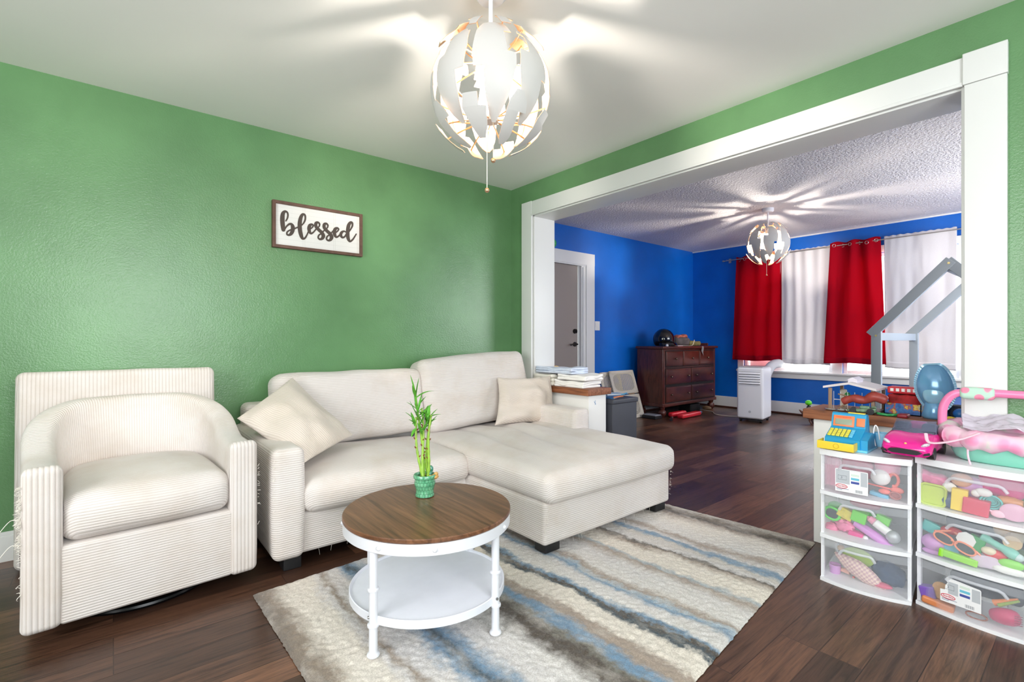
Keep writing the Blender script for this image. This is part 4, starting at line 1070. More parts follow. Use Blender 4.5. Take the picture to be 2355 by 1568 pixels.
oneoff(MB().box((6.47, 4.02, 1.115), (6.74, 4.16, 1.16), r=.02, n=(8, 3, 1), fn=lambda p, h: p + Vector((0, 0, .03 * noise.noise(Vector((p.x * 14, p.y * 9, 4)))))), 'scarf', 'red and tan patterned cloth on top of the grey bag', 'scarf', mat('red_tan_cloth', (150, 82, 66), .8, var=.6, vscale=30))
oneoff(MB().box((6.76, 3.98, .998), (7.05, 4.22, 1.07), r=.03, seg=3, n=(8, 5, 1), fn=lambda p, h: p + Vector((0, 0, .035 * noise.noise(Vector((p.x * 8, p.y * 8, 9))) if p.z > 0 else 0))), 'folded_cloth', 'folded olive cloth on the dresser, right of the bag', 'cloth', mat('olive_cloth', (112, 104, 62), .9, var=.25, vscale=14))
m = MB(); m.tube(spline([(6.30, 3.93, 1.003), (6.45, 3.925, 1.006), (6.60, 3.93, 1.003), (6.74, 3.95, 1.012), (6.82, 3.97, 1.07), (6.86, 3.99, 1.09)]), .006, 6, flat=.6)
oneoff(m, 'strap', 'narrow pale strap trailing along the dresser edge', 'strap', mat('pale_strap', (196, 184, 160), .8))
oneoff(MB().cyl((6.06, 3.94, .998), (6.06, 3.94, 1.022), .018, n=18).cyl((6.06, 3.94, 1.022), (6.06, 3.94, 1.03), .014, n=18), 'small_jar', 'small clear jar on the left front corner of the dresser', 'jar', mat('pale_jar', (200, 200, 205), .2))
oneoff(MB().box((6.27, 3.90, .9985), (6.40, 3.955, 1.008), r=.003, M=None), 'card_packet', 'small pink and white packet on the dresser edge in front of the helmet', 'packet', mat('pink_white_packet', (226, 196, 200), .5, var=.2, vscale=60))
m = MB(); m.sheet(lambda u, v: (6.90 + .05 * u + .01 * math.sin(v * 7), 3.893 - .003 * v, .993 - .14 * v * (.7 + .3 * u)), 6, 10, .002)
oneoff(m, 'ribbon', 'grey ribbon hanging over the dresser front edge', 'ribbon', mat('grey_ribbon', (120, 118, 122), .7))

# things under and beside the dresser
RB = mat('red_plastic', (222, 38, 52), .3)
m = MB(); M = look((6.03, 3.72, .035), (.92, .04, 0), (0, 0, 1)); m.box((0, -.05, -.03), (.52, .05, .03), r=.025, seg=4, M=M)
t0 = thing('toy_racket_case', 'long red plastic toy lying on the floor under the dresser', 'toy', (6.3, 3.72, 0))
m.build('body', RB, t0); MB().cyl((6.545, 3.745, .035), (6.62, 3.75, .035), .026, n=18).build('end_cap', mat('chrome', (210, 210, 214), .15, metal=1), t0)
oneoff(MB().box((6.05, 3.84, .0), (6.42, 3.93, .07), r=.03, seg=4, n=(4, 1, 1)), 'toy_case', 'shorter red toy behind the long red one, against the bun foot', 'toy', RB)
t0 = thing('flat_box', 'flat black box with pale lid lying left of the dresser foot', 'box', (5.80, 4.01, 0))
MB().box((5.72, 3.90, .0), (5.88, 4.12, .045), r=.006).build('body', BLACK, t0); MB().box((5.73, 3.91, .044), (5.87, 4.11, .056), r=.004).build('lid', mat('pale_grey_plastic', (150, 152, 160), .35), t0)
oneoff(MB().cyl((5.78, 3.70, .022), (5.93, 3.78, .022), .020, n=16), 'flashlight', 'black flashlight lying in front of the dresser foot', 'flashlight', mat('dark_torch_metal', (46, 46, 54), .3, metal=.4))
oneoff(MB().box((6.75, 3.98, 0), (7.02, 4.2, .12), r=.02, n=(3, 3, 1)), 'shoe_box', 'black bag pushed under the right half of the dresser', 'bag', BLACK)
m = MB()
for s in (0, 1): m.ball((7.12 + s * .1, 3.93 + s * .03, .035), (.05, .075, .035), 16, 10, fn=lambda p, d: p * (1 - .2 * max(0, d.y)))
oneoff(MB().ball((7.12, 3.94, .035), (.05, .085, .035), 18, 12, fn=lambda p, d: p * (1 - .25 * max(0, d.y))), 'toy_shoe', 'small tan shoe under the right end of the dresser', 'shoe', mat('tan_leather', (122, 96, 66), .6))
m = MB(); m.tube(spline([(7.10, 4.12, .006), (7.02, 3.80, .006), (6.80, 3.62, .006), (6.78, 3.40, .006), (6.86, 3.22, .02), (6.86, 3.12, .10)], 8), .006, 8)
oneoff(m, 'power_cord', 'cream power cord on the floor between dresser and air conditioner', 'cord', mat('cream_cord', (214, 206, 190), .6))

# ------------------------------------------------------------------ pet gates leaning by the door
GATE = mat('beige_gate_plastic', (206, 198, 184), .5)
def gate(x0, x1, yb_, yt, H, label):
    t = thing('pet_gate', label, 'pet gate', ((x0 + x1) / 2, yb_, 0), 0, 'plastic pet gate sections leaning on the blue wall')
    W_ = x1 - x0
    up = Vector((0, yt - yb_, H)); L = up.length; M = look((x0, yb_, 0.0), (1, 0, 0), (0, yt - yb_, H))   # local z up along the lean, y thickness
    th = .022
    for (z0, z1) in ((.0, L * .49), (L * .505, L)):
        m = MB(); f = .045
        def rr(lo, hi, **k): m.box(lo, hi, M=M, **k)
        rr((0, -th / 2, z0), (f, th / 2, z1), r=.010); rr((W_ - f, -th / 2, z0), (W_, th / 2, z1), r=.010)
        rr((0, -th / 2, z0), (W_, th / 2, z0 + f), r=.010); rr((0, -th / 2, z1 - f), (W_, th / 2, z1), r=.010)
        fr = m.build('frame', GATE, t)
        m = MB(); cx, cz = W_ / 2, (z0 + z1) / 2; ax, az = W_ / 2 - f, (z1 - z0) / 2 - f
        # corner webs so that the mesh area is a rounded shape
        N = 40; inner = []
        for i in range(N):
            a = 2 * PI * i / N; c, s = math.cos(a), math.sin(a); e = .55
            inner.append((cx + ax * .97 * math.copysign(abs(c) ** e, c), cz + az * .97 * math.copysign(abs(s) ** e, s)))
        outer = []
        for i in range(N):
            a = 2 * PI * i / N; c, s = math.cos(a), math.sin(a); k = 1 / max(abs(c), abs(s)); outer.append((cx + (ax + .01) * c * k, cz + (az + .01) * s * k))
        vs = []; fs = []
        for yy in (-.004, .004):
            vs += [(p[0], yy, p[1]) for p in inner] + [(p[0], yy, p[1]) for p in outer]
        for i in range(N):
            j = (i + 1) % N
            fs += [[i, j, N + j, N + i], [2 * N + i, 3 * N + i, 3 * N + j, 2 * N + j], [i, 2 * N + i, 2 * N + j, j]]
        m.add(vs, fs, M)
        # diagonal lattice
        sp = .036
        def inside(x, z): return (abs((x - cx) / ax)) ** 3.2 + (abs((z - cz) / az)) ** 3.2 < 1
        for sg in (1, -1):
            k = -40
            while k < 40:
                # line: (x-cx)*1.35*sg - (z-cz) = k*sp
                pts = []
                for i in range(121):
                    x = cx - ax + 2 * ax * i / 120; z = cz + (x - cx) * 1.5 * sg - k * sp
                    if inside(x, z): pts.append((x, z))
                if len(pts) > 1: m.tube([(pts[0][0], 0, pts[0][1]), (pts[-1][0], 0, pts[-1][1])], .0045, 4, M=M)
                k += 1
        m.build('mesh_panel', GATE, fr)
    m = MB(); m.box((W_ * .55, -th * .7, L * .485), (W_ * .8, -th * .4, L * .515), M=M, r=.003); m.build('latch', mat('tan_latch', (140, 116, 92), .5), t)
    return t
gate(5.30, 5.84, 4.16, 4.37, .655, 'taller beige plastic pet gate with diamond mesh leaning beside the dresser')
gate(5.17, 5.60, 4.27, 4.42, .640, 'beige plastic pet gate behind the taller one, only its left edge showing')

# ------------------------------------------------------------------ air conditioner
def ac():
    t = thing('portable_air_conditioner', 'white portable air conditioner on wheels below the east window', 'air conditioner', (6.70, 3.02, 0), math.radians(9))
    WP = mat('white_appliance_plastic', (236, 236, 240), .35)
    w, d = .165, .20
    MB().box((-d, -w, .045), (d, w, .725), r=.030, seg=5).build('body', WP, t, world=False)
    MB().box((-d + .01, -w + .01, .722), (d - .01, w - .01, .735), r=.006).build('top_panel', mat('grey_top_panel', (190, 188, 192), .3), t, world=False)
    DK = mat('vent_dark', (60, 62, 66), .6)
    MB().box((-d - .002, -.125, .50), (-d + .01, .135, .665), r=.002).build('vent_recess', DK, t, world=False)
    for k in range(5):
        z = .648 - k * .032
        M = Matrix.Translation(Vector((-d - .006, .005, z))) @ Matrix.Rotation(.5, 4, 'Y')
        MB().box((-.004, -.132, -.014), (.003, .132, .014), M=M, r=.003).build('louver', WP, t, world=False)
    m = MB(); m.tube([(-d - .001, .012 * math.cos(a * PI / 10), .14 + .012 * math.sin(a * PI / 10)) for a in range(20)], .0022, 6, closed=True)
    m.box((-d - .003, -.004, .137), (-d, .004, .143)); m.build('badge', mat('badge_grey', (140, 142, 148), .3), t, world=False)
    for sx in (-1, 1):
        for sy in (-1, 1): 
            c = (sx * (d - .05), sy * (w - .04)); MB().cyl((c[0], c[1] - .012, .022), (c[0], c[1] + .012, .022), .022, n=18).build('caster', BLACK, t, world=False)
    MB().box((-d + .03, -w + .02, .03), (d - .03, w - .02, .05)).build('base_plate', BLACK, t, world=False)
    # exhaust hose up to the window
    pts = spline([(.19, -.06, .56), (.30, -.07, .60), (.42, -.09, .70), (.62, -.10, .742), (.96, -.10, .742)], 14); m = MB()
    m.tube(pts, [.060 + .004 * (i % 2) for i in range(len(pts))], 22); m.build('exhaust_hose', mat('white_hose', (228, 228, 230), .5), t, world=False)
ac()
def figurines():
    BR = mat('brown_toy_rubber', (96, 58, 42), .45, var=.2, vscale=40)
    p = Vector((6.99, 2.40, 0)); t = thing('toy_dinosaur', 'brown toy dinosaur standing on the floor left of the right half wall', 'toy', p)
    m = MB(); c = lambda x, y, z: p + Vector((x, y, z))
    m.tube(spline([c(.0, .17, .17), c(0, .10, .12), c(0, .03, .10), c(0, -.05, .085), c(0, -.13, .06)], 6), [.004, .008, .012, .016, .02, .026, .032, .036, .038, .040, .042, .042, .041, .04, .038, .035, .032, .03, .028, .026, .024, .022, .02, .018, .014], 14)
    for (dx, dy) in ((-.03, .02), (.03, .02), (-.03, -.08), (.03, -.08)):
        m.tube(spline([c(dx, dy, .09), c(dx * 1.2, dy + .012, .05), c(dx * 1.2, dy - .006, .015), c(dx * 1.2, dy - .018, .004)], 4), [.018, .017, .016, .014, .012, .011, .010, .010, .010, .012, .012, .012, .008], 10)
    m.build('body', BR, t)
    q = p + Vector((0, .055, .13)); t = thing('toy_figure', 'small black toy figure with bright green head above the brown dinosaur', 'toy', q - Vector((0, 0, .02)))
    m = MB(); m.tube(spline([q + Vector((0, 0, -.02)), q + Vector((0, .005, .03)), q + Vector((0, 0, .08)), q + Vector((0, -.008, .11))], 5), [.03, .032, .034, .034, .032, .030, .028, .027, .026, .026, .025, .024, .022, .02, .018, .016], 14)
    m.build('body', GB, t); MB().ball(q + Vector((-.005, .0, .142)), (.036, .040, .034), 18, 12).build('head', mat('lime_green_plastic', (96, 214, 44), .3), t)
figurines()

# ------------------------------------------------------------------ black cabinet, books, towels
t = thing('black_cabinet', 'small black cabinet standing behind the left half wall', 'cabinet', (3.22, 2.68, 0))
CB = mat('charcoal_panel', (58, 60, 68), .5, var=.1, vscale=6)
MB().box((3.052, 2.475, 0), (3.365, 2.92, .60), r=.004).build('body', CB, t); MB().box((3.045, 2.462, .575), (3.372, 2.93, .612), r=.008).build('lid', CB, t)
PG = mat('book_paper', (226, 228, 232), .6)
def book(x, y, z, w, d, h, rz, col, label):
    t = thing('book', label, 'book', (x, y, z), rz, 'books and papers on the black cabinet')
    c = mat('cover_%d_%d_%d' % col, col, .4)
    MB().box((-w / 2, -d / 2, 0), (w / 2, d / 2, h * .16), r=.001).box((-w / 2, -d / 2, h * .84), (w / 2, d / 2, h), r=.001).box((-w / 2, -d / 2, 0), (-w / 2 + h * .15, d / 2, h), r=.001).build('cover', c, t, world=False)
    MB().box((-w / 2 + .003, -d / 2 + .003, h * .16), (w / 2 - .003, d / 2 - .003, h * .84)).build('pages', PG, t, world=False)
book(3.17, 2.60, .612, .20, .15, .012, .3, (40, 92, 140), 'blue book lowest on the black cabinet')
book(3.27, 2.65, .6245, .16, .12, .010, -.4, (176, 196, 212), 'pale blue booklet on top of the blue book')
book(3.14, 2.72, .635, .20, .14, .014, .15, (226, 226, 222), 'white book on top of the cabinet pile')
oneoff(MB().tube([(3.10, 2.50, .6245), (3.24, 2.52, .6245)], .006, 8), 'marker_pen', 'orange marker pen on the blue book', 'pen', mat('orange_pen', (214, 122, 66), .4))
oneoff(MB().tube([(3.2, 2.50, .640), (3.33, 2.55, .640)], .006, 8), 'marker_pen', 'blue marker pen at the cabinet edge', 'pen', mat('blue_pen', (70, 150, 190), .4))

def towel(x0, x1, y0, y1, z0, z1, layers, m, label, seed):
    mb = MB(); h = (z1 - z0) / layers
    for k in range(layers):
        o = noise.noise(Vector((k * 3.1 + seed, 0, 0))) * .014
        mb.box((x0 + o, y0 + abs(o) * .7, z0 + k * h - .001), (x1 + o * .5, y1 + o, z0 + (k + 1) * h + .001), r=h * .48, seg=4, n=(8, 12, 1), fn=lambda p, hh, k=k: p + Vector((.010 * noise.noise(Vector((p.y * 9, k + seed, 0))), .012 * noise.noise(Vector((p.x * 12, k + seed, 5))), (.016 * noise.noise(Vector((p.x * 11, p.y * 8, seed + k * .3))) if k else 0.0))))
    o = mb.build('folded_towel', m); tag(o, label, 'towel', 'folded towels on the left wood cap'); recenter(o); return o
TW = mat('white_terry', (238, 236, 234), .95, bump=.6, bscale=240); TB = mat('blue_white_towel', (206, 216, 234), .95, bump=.5, bscale=240, var=.1, vscale=18); TG = mat('cream_towel', (226, 222, 212), .95, bump=.6, bscale=240)
towel(2.785, 3.0, 2.545, 2.86, .711, .765, 3, TW, 'white folded towel lowest in the stack on the wood cap', 1)
towel(2.79, 3.0, 2.525, 2.83, .768, .812, 2, TW, 'white folded towel resting on the lowest towel', 4)
towel(2.77, 2.98, 2.87, 3.10, .711, .800, 3, TG, 'cream folded cloth bundle at the left of the towel stack', 7)
towel(2.78, 2.98, 2.66, 3.08, .815, .858, 3, TB, 'blue and white folded towel on top of the stack', 11)
t = thing('wooden_toy', 'tan wooden toy giraffe head behind the towel stack', 'toy', (3.0, 2.80, .858))
m = MB(); q = onX(1283, 862, 2.99)
m.tube(spline([q + Vector((0, 0, -.03)), q + Vector((0, .006, .02)), q + Vector((0, .012, .055))], 5), [.014, .013, .013, .013, .014, .015, .016, .017, .017, .016, .012], 12)
m.ball(q + Vector((0, .020, .062)), (.018, .034, .018), 16, 10); m.build('head', mat('tan_toy_wood', (214, 176, 112), .5), t)
m = MB(); 
for (a, b_) in ((.012, .020), (.004, .045), (.028, .066)): m.ball(q + Vector((-.014, a, b_)), (.004, .006, .006), 10, 8)
m.build('spots', mat('dark_brown_spot', (70, 44, 30), .6), t)
# pen scribble on the half wall end
m = MB(); A = Vector((2.862, 2.4985, .60))
m.tube([A + Vector((.0, 0, .012)), A + Vector((.008, 0, 0)), A + Vector((.020, 0, -.012))], .0012, 5); m.tube([A + Vector((.014, 0, .020)), A + Vector((.010, 0, .004)), A + Vector((.012, 0, -.014))], .0012, 5)
oneoff(m, 'scribble', 'small blue pen scribble on the end of the left half wall', 'scribble', mat('blue_ink', (60, 130, 190), .6))

# ------------------------------------------------------------------ house bed frame
def bed():
    G = mat('grey_painted_wood', (166, 173, 176), .5, bump=.1, bscale=60)
    t = thing('house_bed_frame', 'grey wooden house-shaped toddler bed frame in the blue room', 'bed frame', (6.08, .834, 0))
    ya, yb_, ym = 1.334, .334, .834; ze, zt = 1.165, 1.735
    for x in (5.40, 6.76):
        for y in (ya, yb_): MB().box((x - .022, y - .038, 0), (x + .022, y + .038, ze), r=.003).build('post', G, t)
        for s in (1, -1):
            y0 = ym + s * .545; v = Vector((0, y0 - ym, ze - .035 - zt)); L = v.length
            M = look((x - (.001 if s > 0 else -.001), ym, zt), (0, y0 - ym, ze - .035 - zt), (1, 0, 0))
            r = MB().box((-.02, -.040, -.022), (L, .040, .022), M=M, r=.003).build('rafter', G, t)
        b_ = MB(); b_.cyl((x - .026, ym, zt - .01), (x - .02, ym, zt - .01), .009, n=12); b_.cyl((x - .026, ya, ze - .04), (x - .02, ya, ze - .04), .009, n=12); b_.build('bolt', mat('brass_bolt', (176, 160, 110), .35, metal=.7), t)
        MB().box((x - .02, yb_, .30), (x + .02, ya, .42), r=.003).build('end_rail', G, t)
    for y in (ya, yb_):
        MB().box((5.40, y - .02, ze - .085), (6.76, y + .02, ze - .012), r=.003).build('side_rail', G, t)
        MB().box((5.40, y - .02, .22), (6.76, y + .02, .42), r=.003).build('side_rail', G, t)
    MB().box((5.40, ym - .022, zt - .075), (6.76, ym + .022, zt - .02), r=.003).build('ridge_beam', G, t)
    o = MB().box((5.43, .36, .24), (6.73, 1.31, .50), r=.05, seg=4, n=(6, 6, 1)).build('mattress', mat('blue_mattress_cover', (60, 92, 150), .9)); tag(o, 'blue mattress lying inside the grey house bed', 'mattress'); recenter(o)
bed()

# ------------------------------------------------------------------ storage carts
FROST = mat('frosted_clear_plastic', (232, 236, 244), .22, alpha=.11)
FROST2 = mat('frosted_side_plastic', (232, 235, 242), .4, alpha=.30)
CARTW = mat('white_cart_plastic', (238, 238, 242), .4)
HAND = mat('clear_handle_plastic', (225, 228, 236), .25, alpha=.40)
LABG = mat('grey_label_card', (186, 190, 196), .5); LABW = mat('white_label_card', (240, 240, 242), .5)
REDI = mat('red_print', (205, 40, 60), .5); GRYI = mat('grey_print', (120, 124, 132), .5); NAVI = mat('navy_print', (46, 56, 110), .5)
def cart(label, o2, ang, w, d, H, tiers, bow, ncards):
    """local x left to right along the front, y away from the viewer"""
    t = thing('storage_cart', label, 'storage cart', (o2[0], o2[1], 0), ang, 'plastic drawer carts beside the half wall')
    NB = 22
    def fy(x): return -bow * (1 - (2 * x / w - 1) ** 2)
    def slab(m, z0, z1, inset=0.0, y1=d, fwd=0.0):
        poly = [(inset + (w - 2 * inset) * i / NB, fy((w) * i / NB) - fwd) for i in range(NB + 1)] + [(w - inset, y1), (inset, y1)]
        m.prism(poly, z0, z1)
    m = MB(); slab(m, H - .026, H, -.003, fwd=.004); m.build('top', CARTW, t, world=False)
    m = MB()
    for (z0, z1) in tiers[:-1]: slab(m, z0 - .016, z0, -.001, fwd=.003)
    slab(m, 0.0, tiers[-1][0], -.001, fwd=.003)
    # narrow uprights
    for x in (0, w - .012): m.box((x, 0.01, 0), (x + .012, .03, H - .02)); m.box((x, d - .02, 0), (x + .012, d, H - .02))
    m.build('frame', CARTW, t, world=False)
    m = MB()
    for x in (0.001, w - .005): m.box((x, .02, .01), (x + .004, d - .01, H - .024))
    m.box((.01, d - .005, .01), (w - .01, d - .001, H - .024)); m.build('side_walls', FROST2, t, world=False)
    for k, (z0, z1) in enumerate(tiers):
        # curved see-through front
        def front(u, v, z0=z0, z1=z1): x = .006 + (w - .012) * u; return (x, fy(x) + .002 + .004 * v, z0 + .001 + (z1 - z0 - .002) * v)
        m = MB(); m.sheet(front, NB, 3, .0025)
        def lip(u, v, z0=z0, z1=z1): x = .006 + (w - .012) * u; return (x, fy(x) - .003, z1 - .036 + .030 * v)
        m.sheet(lip, NB, 1, .002)
        dr = m.build('drawer', FROST, t, world=False)
        hx0, hx1 = w * .24, w * .64; hz = z1 - .030
        pts = []
        for i in range(15):
            u = i / 14; x = hx0 + (hx1 - hx0) * u; e = min(u, 1 - u); zz = hz - .022 * max(0, 1 - e / .14) ** 2 + .004
            pts.append((x, fy(x) - .012 - .004 * math.sin(PI * u), zz))
        m = MB(); m.tube(pts, .006, 8, flat=1.0); m.build('handle', HAND, dr, world=False)
    def card(k, x0, x1, z0, z1, torn=False):
        M = T((x0, fy((x0 + x1) / 2) - .0045, z0)) @ Matrix.Rotation(math.atan2(fy(x1) - fy(x0), x1 - x0) * .6, 4, 'Z') @ Matrix.Rotation(PI / 2, 4, 'X')
        W_, H_ = x1 - x0, z1 - z0
        c = None
        if torn: poly = [(0, 0), (W_, 0), (W_, H_ * .86), (W_ * .97, H_ * .9), (W_ * .16, H_), (W_ * .15, H_ * .86), (W_ * .19, H_ * .78), (W_ * .13, H_ * .66), (W_ * .12, H_ * .48), (0, H_ * .46)]
        else: poly = [(0, 0), (W_, 0), (W_, H_ * .98), (W_ * .97, H_), (W_ * .03, H_), (0, H_ * .98)]
        base = MB().prism(poly, 0, .0006, M).build('label_card', LABW, t, world=False, smooth=False)
        x_ = W_ * .2 if torn else W_ * .02
        MB().box((x_, H_ * .36, .0006), (W_ * .98, H_ * (.84 if torn else .97), .0009), M=M).build('print_panel', LABG, base, world=False)
        MB().box((W_ * .45, H_ * .30, .0009), (W_ * .78, H_ * .96 if not torn else H_ * .84, .0012), M=M).build('print_panel', LABW, base, world=False)
        for q, colr in enumerate(((214, 226, 216), (110, 190, 214), (70, 84, 160))):
            MB().box((W_ * .49, H_ * (.74 - .16 * q), .0012), (W_ * .74, H_ * (.84 - .16 * q), .0015), M=M).build('print_drawer', mat('print_tone_%d' % q, colr, .5), base, world=False)
        # brand oval and word
        ov = [(W_ * .20 + W_ * .175 * math.cos(2 * PI * i / 40), H_ * .235 + H_ * .085 * math.sin(2 * PI * i / 40), .0012) for i in range(40)]
        MB().tube(ov, .0012, 5, M=M, closed=True).build('logo_oval', REDI, base, world=False)
        def txt(s, size, x, y, mt_, nm):
            vs, fs = text_mesh(s, size, .0003); m = MB(); m.add(vs, fs, M @ T((x, y, .0012))); m.build(nm, mt_, base, world=False, smooth=False)
        txt('Sterilite', H_ * .105, W_ * .20, H_ * .238, REDI, 'lettering'); txt('3', H_ * .14, W_ * .20, H_ * .62, GRYI, 'lettering')
        m = MB(); bx = W_ * .12
        rr = [(W_ * .22 + W_ * .13 * sx, H_ * .62 + H_ * .09 * sy, .001) for sx, sy in ((-1, -1), (1, -1), (1, 1), (-1, 1))]
        m.tube(rr, .0007, 4, M=M, closed=True); m.build('print_outline', GRYI, base, world=False)
        m = MB()
        for i in range(14): m.box((W_ * (.62 + .016 * i), H_ * .05, .0006), (W_ * (.62 + .016 * i + .003 * (1 + i % 3)), H_ * .17, .001), M=M)
        m.build('barcode', GRYI, base, world=False)
        m = MB()
        for i in range(2): m.box((W_ * .04, H_ * (.12 - .05 * i), .0006), (W_ * (.42 - .2 * i), H_ * (.135 - .05 * i), .001), M=M)
        m.build('small_print', NAVI, base, world=False)
    for cdef in ncards: card(*cdef)
    return t
def thingless(a, b): return None
A1 = math.atan2(-.315, .041); A2 = math.atan2(-.308, -.024)
cart('white three-drawer cart holding pink and lime toys, left of the two carts', (2.476, .821), A1, .318, .36, .594, [(.407, .566), (.212, .391), (.014, .196)], .030, [(0, .062, .180, .424, .522, False)])
cart('wider white three-drawer cart, right of the two, under the doll carrier', (2.556, .497), A2, .43, .40, .604, [(.412, .576), (.212, .396), (.014, .196)], .034, [(2, .085, .205, .062, .160, True)])

# ------------------------------------------------------------------ toys
def cp(cx, cy, off=0.0):      # a point in the plane just behind the cart fronts (detail crop coordinates of the photo)
    return onX(1850 + cx / 3.1366, 1000 + cy / 3.1366, 2.555 + off)
def MF(p, roll=0.0, tilt=0.0, yaw=0.0):   # local x to the right, y up, z towards the viewer
    B = Matrix(((0, 0, -1), (-1, 0, 0), (0, 1, 0))).to_4x4()
    return Matrix.Translation(Vector(p)) @ B @ Euler((tilt, yaw, math.radians(roll)), 'XYZ').to_matrix().to_4x4()
def pl(name, rgb, **k): return mat(name, rgb, k.pop('rough', .35), **k)
PINK = pl('pink_plastic', (240, 150, 180)); HOT = pl('hot_pink_plastic', (226, 52, 140)); LIME = pl('lime_plastic', (140, 214, 70)); YEL = pl('yellow_plastic', (240, 208, 60)); LTP = pl('pale_pink_plastic', (244, 196, 212))
TEAL = pl('teal_plastic', (96, 196, 190)); LIL = pl('lilac_plastic', (206, 150, 208)); CORAL = pl('coral_plastic', (240, 120, 110)); RED = pl('red_toy_plastic', (206, 50, 60)); ORG = pl('orange_toy_plastic', (240, 140, 70)); CREAM = pl('cream_toy', (236, 218, 190)); WHT = pl('white_toy_plastic', (240, 238, 236)); BLU = pl('sky_blue_plastic', (110, 182, 214)); GRN = pl('green_toy_plastic', (48, 150, 76)); PUR = pl('purple_toy_plastic', (120, 86, 176)); MAG = pl('magenta_toy_plastic', (200, 40, 100)); TAN = pl('tan_waffle', (214, 166, 110)); YG = pl('yellow_green_plastic', (196, 214, 90)); SILV = mat('silver_ball', (190, 192, 196), .5, metal=.5)
def rounded(w, h, r=.25, n=6):
    pts = []; R_ = min(w, h) * r
    for (sx, sy, a0) in ((1, 1, 0), (-1, 1, 90), (-1, -1, 180), (1, -1, 270)):
        for i in range(n + 1):
            a = math.radians(a0 + 90 * i / n); pts.append((sx * (w / 2 - R_) + R_ * math.cos(a), sy * (h / 2 - R_) + R_ * math.sin(a)))
    return pts
DG = 'toys inside the drawer carts'
def toy(mb, name, label, cat, m, off=None, sharp=62): return oneoff(mb, name, label, cat, m, DG, sharp)
S = .00059
# left cart, top drawer
p = cp(200, 275, .03); m = MB(); m.prism(rounded(.072, .145, .2), -.01, -.008, MF(p)); m.tube([(x, y, 0) for x, y in rounded(.072, .145, .2)], .004, 6, M=MF(p), closed=True)
for k in range(4): m.box((-.028 + k * .018, -.065, -.01), (-.024 + k * .018, .065, -.005), M=MF(p))
m.tube(spline([(-.03, .07, 0), (-.02, .09, .0), (.0, .072, 0)], 5), .004, 6, M=MF(p)); toy(m, 'toy_basket', 'pale pink toy basket standing at the left of the left cart top drawer', 'toy basket', LTP)
p = cp(390, 225, .05); toy(MB().box((-.06, -.035, -.03), (.06, .035, .03), M=MF(p, -6), r=.012, n=(6, 2, 2), fn=lambda q, h: q + Vector((0, .01 * noise.noise(q * 20), 0))), 'toy_box', 'rose toy box behind the label card in the left cart', 'toy', pl('rose_card', (196, 110, 130), var=.3, vscale=30))
p = cp(600, 230, .05); toy(MB().lathe([(0, -.03), (.040, -.03), (.046, .0), (.046, .035), (.03, .052), (0, .055)], 24, M=MF(p, 0) @ Matrix.Rotation(-PI / 2, 4, 'X')), 'toy_pitcher', 'pink toy pitcher at the right of the left cart top drawer', 'toy', PINK)
toy(MB().ball(cp(548, 305, .005), (.022, .036, .034), 20, 14), 'toy_egg', 'white egg-shaped toy in front of the pink pitcher', 'toy', WHT)
m = MB(); m.tube([tuple(MF(cp(645, 325, .01)) @ Vector((.016 * math.cos(a * PI / 10), .026 * math.sin(a * PI / 10), 0))) for a in range(-6, 11)], .006, 8); toy(m, 'toy_ring', 'coral looped toy ring at the right of the left cart top drawer', 'toy', CORAL)
p = cp(560, 375, .008); m = MB(); m.tube([MF(p) @ Vector((-.05, .004, 0)), MF(p) @ Vector((.03, -.002, 0))], .004, 8); m.ball(MF(p) @ Vector((.052, -.003, 0)), (.010, .024, .014)); toy(m, 'toy_spoon', 'coral toy spoon lying across the left cart top drawer', 'toy spoon', CORAL)
toy(MB().ball(cp(578, 408, .004), (.014, .022, .012)), 'toy_strawberry', 'small coral toy fruit below the spoon in the left cart', 'toy', CORAL)
toy(MB().box((-.034, -.008, -.02), (.034, .008, .02), M=MF(cp(545, 428, .01), -8), r=.004), 'toy_tray', 'sky blue toy tray on the floor of the left cart top drawer', 'toy', BLU)
m = MB(); m.tube([MF(cp(655, 438, .0)) @ Vector((.019 * math.cos(a * PI / 12), .014 * math.sin(a * PI / 12), 0)) for a in range(24)], .004, 6, closed=True); m.prism([(.017 * math.cos(a * PI / 12), .012 * math.sin(a * PI / 12)) for a in range(24)], -.012, -.008, MF(cp(655, 438, .0))); toy(m, 'toy_cup', 'brown and coral toy cup lying at the right front of the left cart top drawer', 'toy cup', pl('brown_coral', (176, 96, 92)))
# left cart, middle drawer
p = cp(200, 565, .006); m = MB()
fr = [(x * 1.0, y) for x, y in rounded(.060, .052, .45)]; m.tube([MF(p, -12) @ Vector((x, y, 0)) for x, y in fr], .006, 8, closed=True)
m.tube([MF(p, -12) @ Vector((.03, .015, 0)), MF(p, -12) @ Vector((.04, .01, -.06))], .004, 6); m.tube([MF(p, -12) @ Vector((-.03, .015, 0)), MF(p, -12) @ Vector((-.042, -.01, -.05))], .005, 6)
t_ = thing('toy_sunglasses', 'lime green toy sunglasses at the left of the left cart middle drawer', 'sunglasses', (p.x, p.y, p.z - .03), 0, DG); m.build('frame', pl('neon_green', (96, 220, 80)), t_)
MB().prism([(x * .86, y * .86) for x, y in fr], -.002, .002, MF(p, -12)).build('lens', mat('dark_lens', (50, 58, 62), .15), t_)
toy(MB().ball(cp(235, 600, .03), (.02, .045, .018)), 'toy_banana', 'yellow toy fruit under the lime sunglasses', 'toy', pl('banana_yellow', (226, 206, 70)))
m = MB().box((-.030, -.022, -.015), (.030, .022, .015), M=MF(cp(300, 565, .015), -20), r=.003); toy(m, 'toy_carton', 'yellow toy carton beside the lime sunglasses', 'toy', pl('carton_yellow', (226, 208, 76), var=.2, vscale=60))
